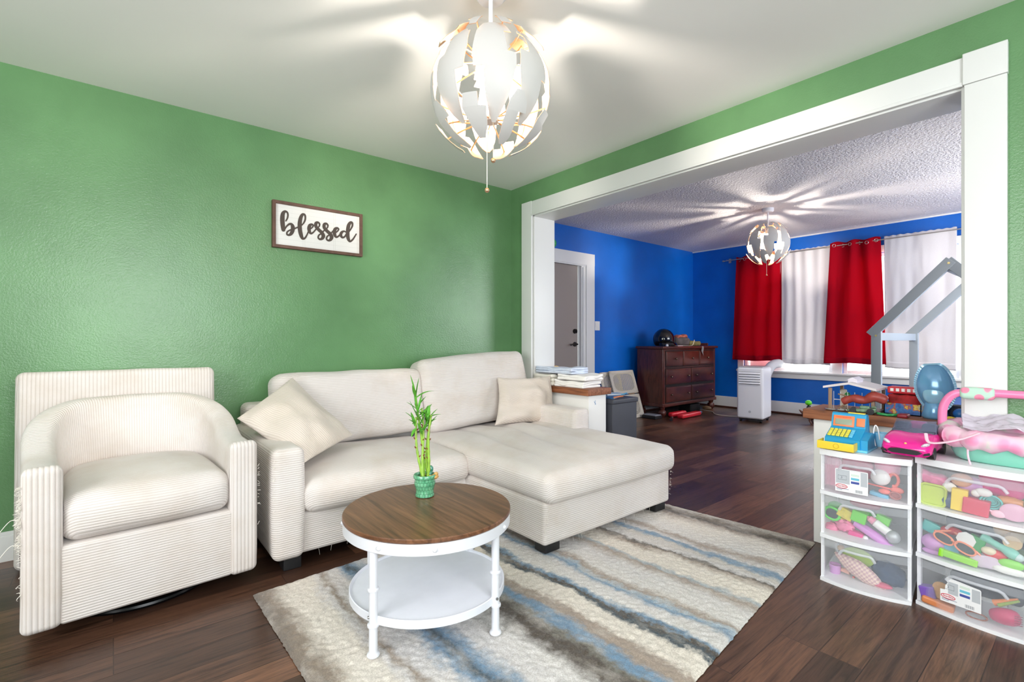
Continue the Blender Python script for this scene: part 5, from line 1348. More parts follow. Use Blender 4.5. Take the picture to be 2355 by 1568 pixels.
toy(MB().box((-.028, -.024, -.02), (.028, .024, .02), M=MF(cp(400, 588, .01), -12), r=.003), 'toy_block', 'lime green toy block right of the yellow carton', 'toy block', pl('block_green', (110, 218, 60)))
toy(MB().box((-.030, -.022, -.016), (.030, .022, .016), M=MF(cp(478, 590, .05), -10), r=.003), 'toy_block', 'dark green toy block behind the lime block', 'toy block', pl('block_dark_green', (60, 170, 60)))
toy(MB().box((-.026, -.020, -.015), (.026, .020, .015), M=MF(cp(568, 615, .03), -16), r=.003), 'toy_block', 'green toy block behind the white doll bottle', 'toy block', pl('block_green2', (120, 214, 80)))
toy(MB().ball(cp(205, 665, .02), (.03, .03, .022), fn=lambda q, d: q * (1 + .35 * noise.noise(d * 4))), 'toy_rose', 'pink rose-shaped toy at the bottom left of the middle drawer', 'toy', pl('rose_pink', (232, 120, 160)))
toy(MB().ball(cp(295, 650, .02), (.03, .036, .026), fn=lambda q, d: q * (1 + .5 * noise.noise(d * 5 + Vector((3, 0, 0))))), 'toy_shell', 'translucent pink shell toy in the left cart middle drawer', 'toy', pl('shell_pink', (240, 130, 170)))
toy(MB().box((-.028, -.016, -.02), (.028, .016, .02), M=MF(cp(375, 720, .012), -8), r=.006), 'toy_brick', 'magenta toy brick on the floor of the left cart middle drawer', 'toy block', HOT)
p = cp(500, 725, .0); Mx = MF(p, -24); m = MB(); m.tube([Mx @ Vector((-.082, 0, -.02)), Mx @ Vector((-.078, 0, -.02)), Mx @ Vector((.042, 0, 0)), Mx @ Vector((.048, 0, 0)), Mx @ Vector((.055, 0, 0)), Mx @ Vector((.088, 0, 0)), Mx @ Vector((.094, 0, 0))], [.015, .019, .019, .016, .008, .009, .006], 20); toy(m, 'toy_rolling_pin', 'lilac toy rolling pin slanting across the left cart middle drawer', 'toy rolling pin', pl('rolling_pin_lilac', (214, 140, 216)))
p = cp(555, 665, .0); Mx = MF(p, -32); t_ = thing('doll_bottle', 'white doll bottle with pink nipple in the left cart middle drawer', 'doll bottle', (p.x, p.y, p.z - .03), 0, DG)
MB().tube([Mx @ Vector((-.03, 0, 0)), Mx @ Vector((-.026, 0, 0)), Mx @ Vector((.05, 0, 0)), Mx @ Vector((.056, 0, 0))], [.012, .017, .018, .014], 18).build('bottle', WHT, t_)
MB().tube([Mx @ Vector((-.064, 0, 0)), Mx @ Vector((-.056, 0, 0)), Mx @ Vector((-.05, 0, 0)), Mx @ Vector((-.03, 0, 0))], [.003, .006, .013, .016], 16).build('nipple', PINK, t_)
toy(MB().ball(cp(640, 735, -.006), .026, 22, 14), 'silver_ball', 'silver ball at the right of the left cart middle drawer', 'ball', SILV)
toy(MB().ball(cp(440, 745, .0), .011), 'toy_marble', 'small white ball beside the lilac rolling pin', 'ball', WHT)
toy(MB().ball(cp(225, 510, .08), (.03, .03, .02)), 'toy_frog', 'green toy at the top left behind the sunglasses', 'toy', pl('soft_green', (130, 220, 130)))
toy(MB().ball(cp(440, 500, .10), (.03, .06, .02), fn=lambda q, d: q * (1 + .2 * noise.noise(d * 3))), 'doll_dress', 'rose doll cloth at the back of the left cart middle drawer', 'doll clothes', pl('rose_cloth', (206, 90, 120)))
# left cart, bottom drawer
p = cp(385, 880, .06); toy(MB().ball(p, (.010, .062, .040), 24, 12), 'toy_plate', 'pale lime toy plate standing in the left cart bottom drawer', 'toy plate', pl('pale_lime', (180, 210, 90)))
m = MB(); p = cp(395, 975, .0)
def ging(q, d): return q * (1 + .10 * noise.noise(d * 3))
m.ball((0, 0, 0), (.022, .105, .036), 32, 18, M=Matrix.Translation(p) @ Matrix.Rotation(math.radians(27), 4, 'X'), fn=lambda q, d: Vector((q.x, q.y, q.z * (1 - .55 * abs(d.y) ** 2))) * (1 + .15 * noise.noise(d * 3)))
gm, nt, b = nodes('pink_gingham'); ck = nt.nodes.new('ShaderNodeTexChecker'); ck.inputs['Scale'].default_value = 110; nt.links.new(objco(nt, (0, 1, 1)), ck.inputs['Vector']); ck.inputs['Color1'].default_value = lin((236, 206, 192)) + (1,); ck.inputs['Color2'].default_value = lin((206, 166, 170)) + (1,); nt.links.new(ck.outputs[0], b.inputs['Base Color'])
toy(m, 'gingham_pouch', 'pink gingham cloth pouch slanting in the left cart bottom drawer', 'pouch', gm, sharp=80)
toy(MB().lathe([(0, -.022), (.020, -.022), (.024, .018), (.021, .018), (.018, -.015), (0, -.015)], 22, M=Matrix.Translation(cp(222, 958, .015))), 'toy_cup', 'lilac toy cup at the left of the left cart bottom drawer', 'toy cup', LIL)
p = cp(545, 1078, .004); toy(MB().ball(p, (.02, .045, .012)), 'toy_spatula', 'pink toy spatula head under the gingham pouch', 'toy', pl('deep_pink', (214, 90, 120)))
toy(MB().tube([cp(355, 1020, .02), cp(355, 1080, .02)], .005, 8), 'toy_fork', 'coral toy fork handle standing below the gingham pouch', 'toy fork', CORAL)
toy(MB().ball(cp(610, 1010, .09), (.05, .06, .055), 20, 14, fn=lambda q, d: q * (1 + .35 * noise.noise(d * 2.5))), 'doll_jeans', 'crumpled navy doll cloth at the right of the left cart bottom drawer', 'doll clothes', mat('navy_cloth', (44, 70, 104), .9))
toy(MB().ball(cp(265, 815, .08), (.016, .016, .014)), 'toy_nut', 'small tan ball at the upper left of the left cart bottom drawer', 'ball', TAN)
toy(MB().tube([cp(185, 940, .03), cp(330, 990, .02)], [.006, .012], 10), 'toy_comb', 'peach toy comb beside the lilac cup', 'toy', pl('peach', (236, 180, 160)))

# right cart, top drawer
toy(MB().prism(rounded(.074, .078, .2), -.006, .0, MF(cp(926, 432, .018), -3)).tube([MF(cp(926, 432, .016), -3) @ Vector((x, y, 0)) for x, y in rounded(.078, .082, .2)], .005, 8, closed=True), 'toy_container', 'lime square container lid at the left of the right cart top drawer', 'container', YG)
toy(MB().box((-.055, -.026, -.02), (.055, .026, .02), M=MF(cp(935, 318, .05), -12), r=.018, n=(8, 3, 1), fn=lambda q, h: q + Vector((0, .012 * noise.noise(q * 25), 0))), 'doll_blanket', 'pink doll blanket above the lime container', 'doll clothes', pl('blanket_pink', (228, 130, 170), var=.3, vscale=40))
toy(MB().ball(cp(1045, 375, .02), (.008, .022, .020), 8, 5), 'paper_scrap', 'folded white paper beside the pink doll blanket', 'paper', WHT, sharp=20)
toy(MB().box((-.024, -.042, -.015), (.024, .042, .015), M=MF(cp(1120, 465, .006), -3), r=.003), 'toy_block', 'tall yellow toy block in the right cart top drawer', 'toy block', YEL)
toy(MB().box((-.038, -.030, -.02), (.038, .030, .02), M=MF(cp(1240, 515, .004), -5), r=.005), 'toy_block', 'red square toy box beside the yellow block', 'toy block', pl('toy_box_red', (210, 56, 86)))
p = cp(1345, 485, .004); m = MB()
for r_ in (.030, .022, .014): m.tube([MF(p) @ Vector((r_ * math.cos(a * PI / 14), r_ * .8 * math.sin(a * PI / 14), -.03 + r_)) for a in range(28)], .0035, 6, closed=True)
m.ball(MF(p) @ Vector((0, 0, -.022)), (.004, .026, .021)); toy(m, 'toy_bowl', 'teal toy bowl facing out of the right cart top drawer', 'toy bowl', TEAL)
p = cp(1180, 360, .04); t_ = thing('doll', 'doll with peach face and lilac body behind the right cart top handle', 'doll', (p.x, p.y, p.z - .04), 0, DG)
MB().ball(cp(1135, 325, .03), (.028, .034, .026), 22, 14).build('head', pl('doll_skin', (240, 186, 158)), t_); MB().ball(cp(1210, 375, .05), (.03, .045, .04), 22, 14).build('body', LIL, t_)
toy(MB().box((-.065, -.048, -.03), (.065, .048, .03), M=MF(cp(1430, 360, .06), -6), r=.028, seg=4, n=(6, 4, 1), fn=lambda q, h: q + q * .15 * noise.noise(q * 18)), 'doll_bag', 'magenta doll bag at the right of the right cart top drawer', 'bag', pl('bag_magenta', (220, 70, 140)))
toy(MB().ball(cp(1292, 415, .0), (.012, .025, .016)).ball(cp(1238, 420, .0), (.010, .014, .014)), 'doll_bottle', 'white toy bottle lying above the teal bowl', 'doll bottle', WHT)
toy(MB().ball(cp(1475, 480, .03), (.02, .042, .018), fn=lambda q, d: q * (1 + .12 * math.sin(d.y * 14))), 'toy_croissant', 'orange-brown toy croissant above the pink plate', 'toy food', pl('croissant', (214, 140, 84)))
p = cp(1400, 570, -.006); m = MB(); m.tube([MF(p, -12) @ Vector((-.045, .006, 0)), MF(p, -12) @ Vector((-.01, 0, 0))], .004, 6); m.ball(p, (.008, .022, .014)); toy(m, 'toy_spoon', 'pale pink toy spoon below the teal bowl', 'toy spoon', LTP)
toy(MB().ball(cp(1515, 562, -.006), (.008, .040, .032), 26, 12), 'toy_plate', 'pale pink toy plate at the right front of the top drawer', 'toy plate', pl('plate_pink', (226, 176, 200)))
toy(MB().ball(cp(1045, 470, .03), (.02, .028, .03), 9, 6, fn=lambda q, d: q * (1 + .3 * noise.noise(d * 4))), 'toy_bricks', 'dark blue toy between the lime container and yellow block', 'toy', pl('toy_navy', (50, 80, 130)))
# right cart, middle drawer
toy(MB().ball(cp(940, 775, .03), (.036, .042, .034), 24, 16), 'purple_ball', 'lilac ball at the left of the right cart middle drawer', 'ball', LIL)
toy(MB().ball(cp(930, 838, .02), (.02, .036, .012)), 'toy_saucer', 'lilac toy saucer under the lilac ball', 'toy', LIL)
p1, p2 = cp(1005, 745, -.004), cp(1160, 820, -.010); t_ = thing('toy_sunglasses', 'coral toy sunglasses slanting across the right cart middle drawer', 'sunglasses', ((p1.x + p2.x) / 2, (p1.y + p2.y) / 2, p2.z - .03), 0, DG)
m = MB()
for q in (p1, p2): m.tube([MF(q, -25) @ Vector((x * 1.25, y * .8, 0)) for x, y in rounded(.050, .044, .48)], .0038, 6, closed=True)
m.tube([p1 + Vector((0, -.022, .0)), p2 + Vector((0, .022, .012))], .0035, 6); m.tube([p1 + Vector((0, .028, .02)), p1 + Vector((.03, -.02, .028)), p1 + Vector((.02, -.09, -.008))], .0045, 6); m.tube([p2 + Vector((0, -.03, -.0)), p2 + Vector((0, -.048, -.018))], .004, 6)
m.build('frame', pl('sunglass_coral', (248, 148, 116)), t_)
for q in (p1, p2): MB().prism([(x * 1.12, y * .72) for x, y in rounded(.050, .044, .48)], -.001, .001, MF(q, -25)).build('lens', MATS['dark_lens'], t_)
toy(MB().ball(cp(1165, 755, -.006), (.006, .030, .030), 7, 4), 'paper_scrap', 'crumpled white paper over the coral sunglasses', 'paper', WHT, sharp=15)
toy(MB().box((-.024, -.028, -.015), (.024, .028, .015), M=MF(cp(1240, 780, .01), -15), r=.006), 'toy_watermelon', 'green toy with red spots right of the white paper', 'toy', pl('toy_green', (42, 156, 80)))
p = cp(1400, 800, .0); a_, b_ = cp(1275, 725, .01), cp(1545, 885, -.01); t_ = thing('toy_hair_dryer', 'teal toy wand slanting at the right of the right cart middle drawer', 'toy', (p.x, p.y, b_.z - .02), 0, DG)
MB().tube(spline([a_, a_.lerp(b_, .12), a_.lerp(b_, .5), a_.lerp(b_, .8), b_.lerp(a_, .03)], 4), [.008, .014, .017, .017, .016, .014, .012, .012, .012, .013, .015, .018, .019, .019, .018, .017, .015], 16).build('body', pl('seafoam', (132, 206, 190)), t_)
MB().ball(b_, (.014, .016, .014)).build('tip', pl('pale_tip', (206, 226, 226)), t_)
p = cp(1130, 892, -.012); m = MB().box((-.052, -.012, -.01), (.048, .014, .01), M=MF(p, -7), r=.004).box((-.066, -.016, -.012), (-.050, .016, .012), M=MF(p, -7), r=.004); toy(m, 'toy_knife', 'lime green toy stick at the front of the right cart middle drawer', 'toy', pl('stick_green', (150, 220, 50)))
toy(MB().ball(cp(1330, 836, -.004), (.014, .022, .015)), 'toy_mushroom', 'cream oval toy on top of the red toy', 'toy', CREAM)
toy(MB().ball(cp(1375, 860, .004), (.016, .036, .018), fn=lambda q, d: q), 'toy_strawberry', 'red toy strawberry under the cream oval', 'toy food', pl('strawberry', (226, 52, 60)))
toy(MB().ball(cp(1310, 915, -.008), (.010, .048, .024), 10, 6, fn=lambda q, d: q * (1 + .25 * noise.noise(d * 3))), 'doll_cloth', 'pale lilac crumpled cloth at the front of the middle drawer', 'doll clothes', pl('pale_lilac_cloth', (214, 196, 214), rough=.9))
toy(MB().ball(cp(1495, 935, -.008), (.012, .036, .018), fn=lambda q, d: q), 'toy_scoop', 'lime toy scoop at the right front of the middle drawer', 'toy', pl('scoop_lime', (140, 220, 80)))
toy(MB().ball(cp(1490, 985, -.014), (.010, .050, .014), 14, 8, fn=lambda q, d: q * (1 + .15 * noise.noise(d * 5))), 'doll_sock', 'white doll sock at the bottom right of the middle drawer', 'doll clothes', WHT)
p = cp(1505, 770, .02); toy(MB().cyl(p + Vector((-.02, 0, 0)), p + Vector((.06, 0, .01)), .026, n=22), 'wooden_roller', 'round wooden toy end facing out of the right cart middle drawer', 'toy', pl('wood_roll', (226, 190, 150)))
toy(MB().ball(cp(1440, 690, .06), (.03, .03, .026)), 'toy_potato', 'tan round toy above the wooden roller', 'toy food', pl('potato', (210, 170, 130)))
toy(MB().box((-.03, -.022, -.012), (.03, .022, .012), M=MF(cp(915, 665, .05), -20), r=.006), 'toy_dish', 'teal toy dish at the upper left of the middle drawer', 'toy', TEAL)
toy(MB().ball(cp(1060, 690, .04), (.02, .034, .016)), 'toy_pepper', 'red toy pepper above the coral sunglasses', 'toy food', RED)
toy(MB().box((-.022, -.018, -.012), (.022, .018, .012), M=MF(cp(1060, 820, .02), 20), r=.004), 'toy_boat', 'sky blue toy between the lilac ball and sunglasses', 'toy', BLU)
toy(MB().box((-.13, -.004, -.03), (.13, .06, .004), M=MF(cp(1330, 760, .19), 0), r=.003), 'play_mat', 'dark navy folded cloth at the back of the middle drawer', 'cloth', mat('dark_navy_cloth', (40, 52, 74), .9))
# right cart, bottom drawer
toy(MB().box((-.024, -.022, -.02), (.024, .022, .02), M=MF(cp(893, 1125, .012), 14), r=.003), 'toy_gift_box', 'purple toy box at the left of the right cart bottom drawer', 'toy', PUR)
p = cp(985, 1125, .004); m = MB(); m.prism(rounded(.052, .066, .45), -.008, 0, MF(p, 2))
for k in range(3): m.box((-.026, -.022 + k * .018, 0), (.026, -.020 + k * .018, .0015), M=MF(p, 2)); m.box((-.016 + k * .016, -.03, 0), (-.014 + k * .016, .03, .0015), M=MF(p, 2))
toy(m, 'toy_waffle', 'tan waffle-patterned toy bar in the right cart bottom drawer', 'toy food', TAN)
toy(MB().box((-.05, -.014, -.02), (.05, .014, .02), M=MF(cp(965, 1212, .0), -6), r=.008), 'toy_hot_dog', 'orange-brown toy bun below the waffle bar', 'toy food', pl('bun', (210, 130, 84)))
p = cp(1440, 1310, -.004); a_, b_ = cp(1340, 1290, .0), cp(1555, 1330, -.01); t_ = thing('toy_hair_dryer', 'magenta toy hair dryer at the front right of the right cart bottom drawer', 'toy hair dryer', (p.x, p.y, p.z - .03), 0, DG)
MB().tube(spline([a_, a_.lerp(b_, .3), a_.lerp(b_, .7), b_], 5), [.014, .018, .021, .023, .025, .027, .028, .029, .029, .029, .029, .028, .026, .024, .02, .014], 20).build('barrel', MAG, t_)
m = MB()
for k in range(5): m.tube([b_ + Vector((-.024, .012, -.016 + .008 * k)), b_ + Vector((-.018, -.008, -.016 + .008 * k))], .0016, 5)
m.build('vent_slots', pl('dark_magenta', (140, 20, 70)), t_)
toy(MB().tube([cp(1370, 1210, .02), cp(1540, 1185, .01)], [.012, .003], 12), 'toy_carrot', 'orange toy carrot above the magenta hair dryer', 'toy food', ORG)
toy(MB().tube([cp(1400, 1228, .008), cp(1550, 1200, .004)], [.007, .004], 10), 'toy_celery', 'green toy stalk lying below the orange carrot', 'toy food', pl('celery', (150, 180, 70)))
m = MB(); m.tube([MF(cp(1240, 1305, .0)) @ Vector((.03 * math.cos(a * PI / 12), .012 * math.sin(a * PI / 12), 0)) for a in range(24)], .003, 6, closed=True); toy(m, 'hair_tie', 'brown elastic hair tie under the torn label card', 'hair tie', pl('hair_tie', (150, 84, 60)))
toy(MB().box((-.12, -.03, -.03), (.10, .05, .01), M=MF(cp(1330, 1130, .20), 0), r=.02), 'dress_up_cloth', 'dark folded cloth at the back of the right cart bottom drawer', 'cloth', mat('charcoal_cloth', (52, 58, 70), .9))

# ------------------------------------------------------------------ toys on top of the carts
def register():
    t = thing('toy_cash_register', 'blue toy cash register with yellow keys and open yellow drawer', 'toy cash register', (2.50, .822, .5945), A1 + math.radians(-6))
    B = pl('register_blue', (34, 156, 206)); B2 = pl('register_light_blue', (110, 200, 232))
    w = .165
    # side profile (y away, z up)
    prof = [(0, 0), (0, .048), (.012, .054), (.075, .082), (.088, .090), (.105, .148), (.112, .152), (.128, .152), (.138, .144), (.160, .070), (.172, .03), (.172, 0)]
    M = Matrix(((0, 0, 1, 0), (1, 0, 0, 0), (0, 1, 0, 0), (0, 0, 0, 1)))
    MB().prism(prof, .010, w - .022, M).build('body', B, t, world=False)
    MB().prism([(0.01, 0), (.012, .05), (.08, .075), (.14, .070), (.172, .028), (.172, 0)], w - .022, w + .004, M).build('side_housing', B, t, world=False)
    MB().box((.006, -.004, 0), (w + .006, .178, .010), r=.003).build('base_trim', B2, t, world=False)
    MB().box((-.004, -.052, .006), (w - .030, .02, .012), r=.001).box((-.004, -.056, .006), (w - .030, -.052, .040), r=.001).box((-.004, -.052, .006), (0, .02, .040)).box((w - .034, -.052, .006), (w - .030, .02, .040)).build('cash_drawer', YEL, t, world=False)
    m = MB(); m.tube([(.07 + .010 * math.cos(a * PI / 10), -.0565, .024 + .010 * math.sin(a * PI / 10)) for a in range(20)], .0012, 5, closed=True); m.build('coin_mark', pl('dark_yellow', (214, 176, 40)), t, world=False)
    Mk = T((.016, .012, .056)) @ Matrix.Rotation(math.atan2(.028, .063), 4, 'X')
    for r_ in range(4):
        for c in range(6):
            MB().box((c * .0165, r_ * .0155, 0), (c * .0165 + .0135, r_ * .0155 + .012, .006), M=Mk, r=.0015).build('key', pl('key_yellow', (232, 220, 84)) if c < 5 else B2, t, world=False)
    Ms = T((.018, .0875, .092)) @ Matrix.Rotation(math.atan2(.058, .017), 4, 'X')
    MB().box((.0, .0, -.002), (.082, .050, .003), M=Ms, r=.002).build('screen_bezel', pl('register_orange', (240, 130, 80)), t, world=False)
    MB().box((.008, .008, .002), (.074, .034, .0045), M=Ms, r=.001).build('screen', mat('lcd_grey', (150, 160, 140), .2), t, world=False)
    vs, fs = text_mesh('CASH REGISTER', .0085, .0003); m = MB(); m.add(vs, fs, Ms @ T((.041, .042, .0034))); m.build('lettering', pl('deep_orange', (214, 70, 40)), t, world=False, smooth=False)
    MB().box((.090, .006, -.002), (.122, .044, .003), M=Ms, r=.004).build('badge', pl('register_orange', (240, 130, 80)), t, world=False)
    MB().box((.070, .112, .150), (.135, .130, .156), r=.002).build('receipt_slot', YEL, t, world=False)
register()
t = thing('toy_cup', 'pale blue toy cup with white looped handle behind the register', 'toy cup', (2.66, .625, .605))
q = onX(2028, 985, 2.66); MB().lathe([(0, 0), (.018, 0), (.027, .03), (.028, .062), (.025, .062), (.022, .03), (0, .01)], 20, cen=(q.x, q.y, .606)).build('cup', pl('pale_blue_cup', (150, 206, 232)), t)
MB().tube(spline([(q.x - .03, q.y + .015, .61), (q.x - .035, q.y + .022, .66), (q.x - .03, q.y + .018, .70), (q.x - .03, q.y + .008, .69), (q.x - .03, q.y + .0, .64)], 6), .0025, 6).build('handle', WHT, t)

def pinkcar():
    t = thing('toy_convertible', 'hot pink toy convertible on the gap between the two carts', 'toy car', (2.455, .515, .606), A2 + math.radians(4))
    # local x to the right (width), y away (length), z up ; front of the car at y=0
    w = .166; L = .30; zg = .012
    st = [(-.002, .84, .026, .046), (.008, .94, .012, .058), (.030, .985, .012, .068), (.06, .99, .012, .080), (.10, 1.0, .012, .088), (.135, 1.0, .012, .094), (.18, .99, .012, .094), (.23, 1.0, .012, .096), (.27, .98, .014, .096), (.295, .90, .020, .090), (.302, .75, .035, .075)]
    vs = []; NP = 28
    for (y, k, z0, z1) in st:
        hw = w / 2 * k
        for i in range(NP):
            a = 2 * PI * i / NP; c, s = math.cos(a), math.sin(a)
            x = hw * math.copysign(abs(c) ** .45, c); z = (z0 + z1) / 2 + (z1 - z0) / 2 * math.copysign(abs(s) ** .55, s)
            if s > 0: z += .006 * (abs(x / hw) ** 2) * math.sin(PI * min(1, y / .2)) - (.004 * (1 - abs(x / hw)) if y < .1 else 0)
            vs.append((x, y + .012 * (abs(x) / hw) ** 3 * (1 if y < .05 else 0), z + zg - .012))
    fs = [[i * NP + j, i * NP + (j + 1) % NP, (i + 1) * NP + (j + 1) % NP, (i + 1) * NP + j] for i in range(len(st) - 1) for j in range(NP)] + [list(range(NP))[::-1], [(len(st) - 1) * NP + j for j in range(NP)]]
    PK = mat('glossy_hot_pink', (238, 36, 150), .15, coat=.6)
    MB().add(vs, fs).build('body', PK, t, world=False)
    DK = mat('car_black', (34, 30, 36), .35)
    m = MB()
    g = [(-.055, .030), (-.045, .038), (-.02, .041), (.02, .041), (.045, .038), (.055, .030), (.040, .022), (-.040, .022)]
    m.prism(g, -.004, .010, T((0, .001, 0)) @ Matrix.Rotation(PI / 2, 4, 'X')); m.build('grille', DK, t, world=False)
    for s in (-1, 1):
        MB().prism([(s * .058, .020), (s * .078, .026), (s * .076, .034), (s * .062, .030)][::s], -.010, .004, T((0, .004, 0)) @ Matrix.Rotation(PI / 2, 4, 'X')).build('air_intake', DK, t, world=False)
        MB().ball((s * .062, .022, .060), (.013, .016, .008), 14, 8, fn=lambda q, d, s=s: q + Vector((s * q.y * .3, 0, -s * q.x * -.5))).build('headlight', mat('headlight_clear', (220, 214, 224), .1, var=.3, vscale=200), t, world=False)
        for y in (.062, .235):
            MB().cyl((s * .060, y, .0245), (s * .0838, y, .0245), .0245, n=24).build('wheel', DK, t, world=False)
        MB().box((s * .045 - .026, .17, .07), (s * .045 + .026, .215, .125), r=.012, n=(3, 2, 3)).build('seat', mat('seat_slate', (84, 96, 116), .4), t, world=False)
    MB().box((-.07, .125, .086), (.07, .26, .0985), r=.004).build('cabin', mat('cabin_dark', (66, 74, 92), .4), t, world=False)
    MB().box((-.028, .205, .09), (.028, .25, .128), r=.012).build('rear_deck', PK, t, world=False)
    MB().sheet(lambda u, v: ((u - .5) * (.150 - .018 * v), .112 + .045 * v + .03 * (2 * u - 1) ** 2, .088 + .050 * v), 14, 6, .0015).build('windshield', mat('smoked_windshield', (110, 116, 140), .08, alpha=.45), t, world=False)
    MB().ball((0, .016, .060), (.005, .003, .004), 10, 6).build('badge', pl('gold', (232, 200, 120)), t, world=False)
pinkcar()

def carrier():
    cx, cy, z0 = 2.70, .235, .606
    t = thing('doll_carrier', 'pink and mint baby doll carrier with padded handle on the right cart', 'doll carrier', (cx, cy, z0))
    MINT = pl('mint_plastic', (132, 204, 182)); ax, ay = .125, .185
    prof = [(0, 0), (.78, 0), (.86, .008), (.93, .035), (.98, .070), (.95, .070), (.90, .035), (0, .015)]
    vs = []; fs = []; N = 48
    def se(a, e=.62): c, s = math.cos(a), math.sin(a); return math.copysign(abs(c) ** e, c), math.copysign(abs(s) ** e, s)
    for (r, z) in prof:
        for i in range(N): c, s = se(2 * PI * i / N); vs.append((cx + ax * r * c, cy + ay * r * s, z0 + z))
    for j in range(len(prof) - 1):
        for i in range(N): fs.append([j * N + i, j * N + (i + 1) % N, (j + 1) * N + (i + 1) % N, (j + 1) * N + i])
    MB().add(vs, fs).build('tub', MINT, t)
    fm, nt, b = nodes('pink_leaf_fabric'); oc = objco(nt); vo = nt.nodes.new('ShaderNodeTexVoronoi'); vo.inputs['Scale'].default_value = 17; nt.links.new(oc, vo.inputs['Vector'])
    c = ramp(nt, vo.outputs['Distance'], [(.0, (236, 130, 176)), (.35, (240, 166, 200)), (.45, (242, 190, 214)), (.7, (240, 206, 220)), (.85, (214, 222, 208))]); nt.links.new(c, b.inputs['Base Color']); b.inputs['Roughness'].default_value = .45
    pts = []; 
    for i in range(56):
        c_, s_ = se(2 * PI * i / 56, .7); w = .005 * math.sin(i * 1.9) + .004 * math.sin(i * 3.1)
        pts.append((cx + (ax + w) * .95 * c_, cy + (ay + w) * .97 * s_, z0 + .098 + .012 * c_ + .004 * math.sin(i * 2.3)))
    m = MB(); m.tube(pts, [.036 + .005 * math.sin(i * 2.4) + .003 * math.sin(i * 5.1) for i in range(56)], 16, closed=True); m.build('padded_liner', fm, t, sharp=80)
    m = MB(); m.sheet(lambda u, v: (cx + (u - .5) * 2 * ax * .85, cy + (v - .5) * 2 * ay * .85, z0 + .10 + .02 * noise.noise(Vector((u * 5, v * 6, 0))) + .03 * u), 20, 20, .003); m.build('inner_pad', fm, t, sharp=80)
    # handle: up from the left side, across the top, down on the right side
    PH = pl('handle_pink', (238, 132, 178), rough=.25)
    yl, yr = cy + .200, cy - .200; hz = z0 + .262
    pts = spline([(cx, yl, z0 + .06), (cx, yl + .004, z0 + .13), (cx + .002, yl, z0 + .20), (cx + .004, yl - .030, z0 + .250), (cx + .006, yl - .085, hz), (cx + .006, cy, hz + .002), (cx + .006, yr + .085, hz), (cx + .004, yr + .03, z0 + .25), (cx, yr, z0 + .20), (cx, yr, z0 + .13), (cx, yr, z0 + .06)], 7)
    MB().tube(pts, .0155, 16, flat=.8).build('handle', PH, t)
    for y in (yl, yr): MB().box((cx - .03, y - .012, z0 + .05), (cx + .03, y + .012, z0 + .10), r=.010).build('hinge', PH, t)
    pm, nt, b = nodes('mint_pad_pink_dots'); vo = nt.nodes.new('ShaderNodeTexVoronoi'); vo.inputs['Scale'].default_value = 26; nt.links.new(objco(nt), vo.inputs['Vector'])
    nt.links.new(ramp(nt, vo.outputs['Distance'], [(.0, (232, 130, 160)), (.36, (236, 150, 176)), (.42, (190, 226, 206)), (1, (190, 226, 206))]), b.inputs['Base Color']); b.inputs['Roughness'].default_value = .6
    MB().box((cx - .016, cy + .045, hz - .026), (cx + .028, cy + .150, hz + .022), r=.015, seg=4).build('handle_pad', pm, t)
    m = MB(); m.sheet(lambda u, v: (cx - .07 + .12 * u, cy - .06 + .19 * v + .02 * u, z0 + .132 + .040 * u + .010 * math.sin(v * 6) + .010 * noise.noise(Vector((u * 7, v * 7, 2)))), 24, 24, .004)
    o = m.build('plastic_bag', mat('clear_zip_bag', (226, 218, 232), .12, alpha=.7, bump=.6, bscale=40, bdist=.004), None); tag(o, 'crinkled clear plastic bag lying in the doll carrier', 'plastic bag'); recenter(o)
    m = MB(); m.ball((cx + .01, cy - .10, z0 + .130), (.05, .04, .022), 18, 12, fn=lambda q, d: q * (1 + .3 * noise.noise(d * 3)))
    oneoff(m, 'doll_clothes', 'magenta doll clothes in the doll carrier beside the plastic bag', 'doll clothes', pl('magenta_cloth', (216, 60, 140), rough=.8))
    m = MB(); q = onX(2175, 1002, 2.5); m.tube(spline([q + Vector((0, .06, -.0)), q + Vector((-.03, .045, -.028)), q + Vector((-.03, .0, -.022)), q + Vector((-.01, -.05, -.002)), q + Vector((.03, -.09, .02))], 8), .006, 8, flat=.5)
    m.build('strap', LTP, t); 
    m = MB(); q = onX(2228, 1045, 2.565); m.tube(spline([q + Vector((0, .003, .02)), q + Vector((-.004, .001, -.01)), q + Vector((-.020, -.012, -.05))], 6), .003, 6, flat=.4); m.build('ribbon', LTP, t)
carrier()

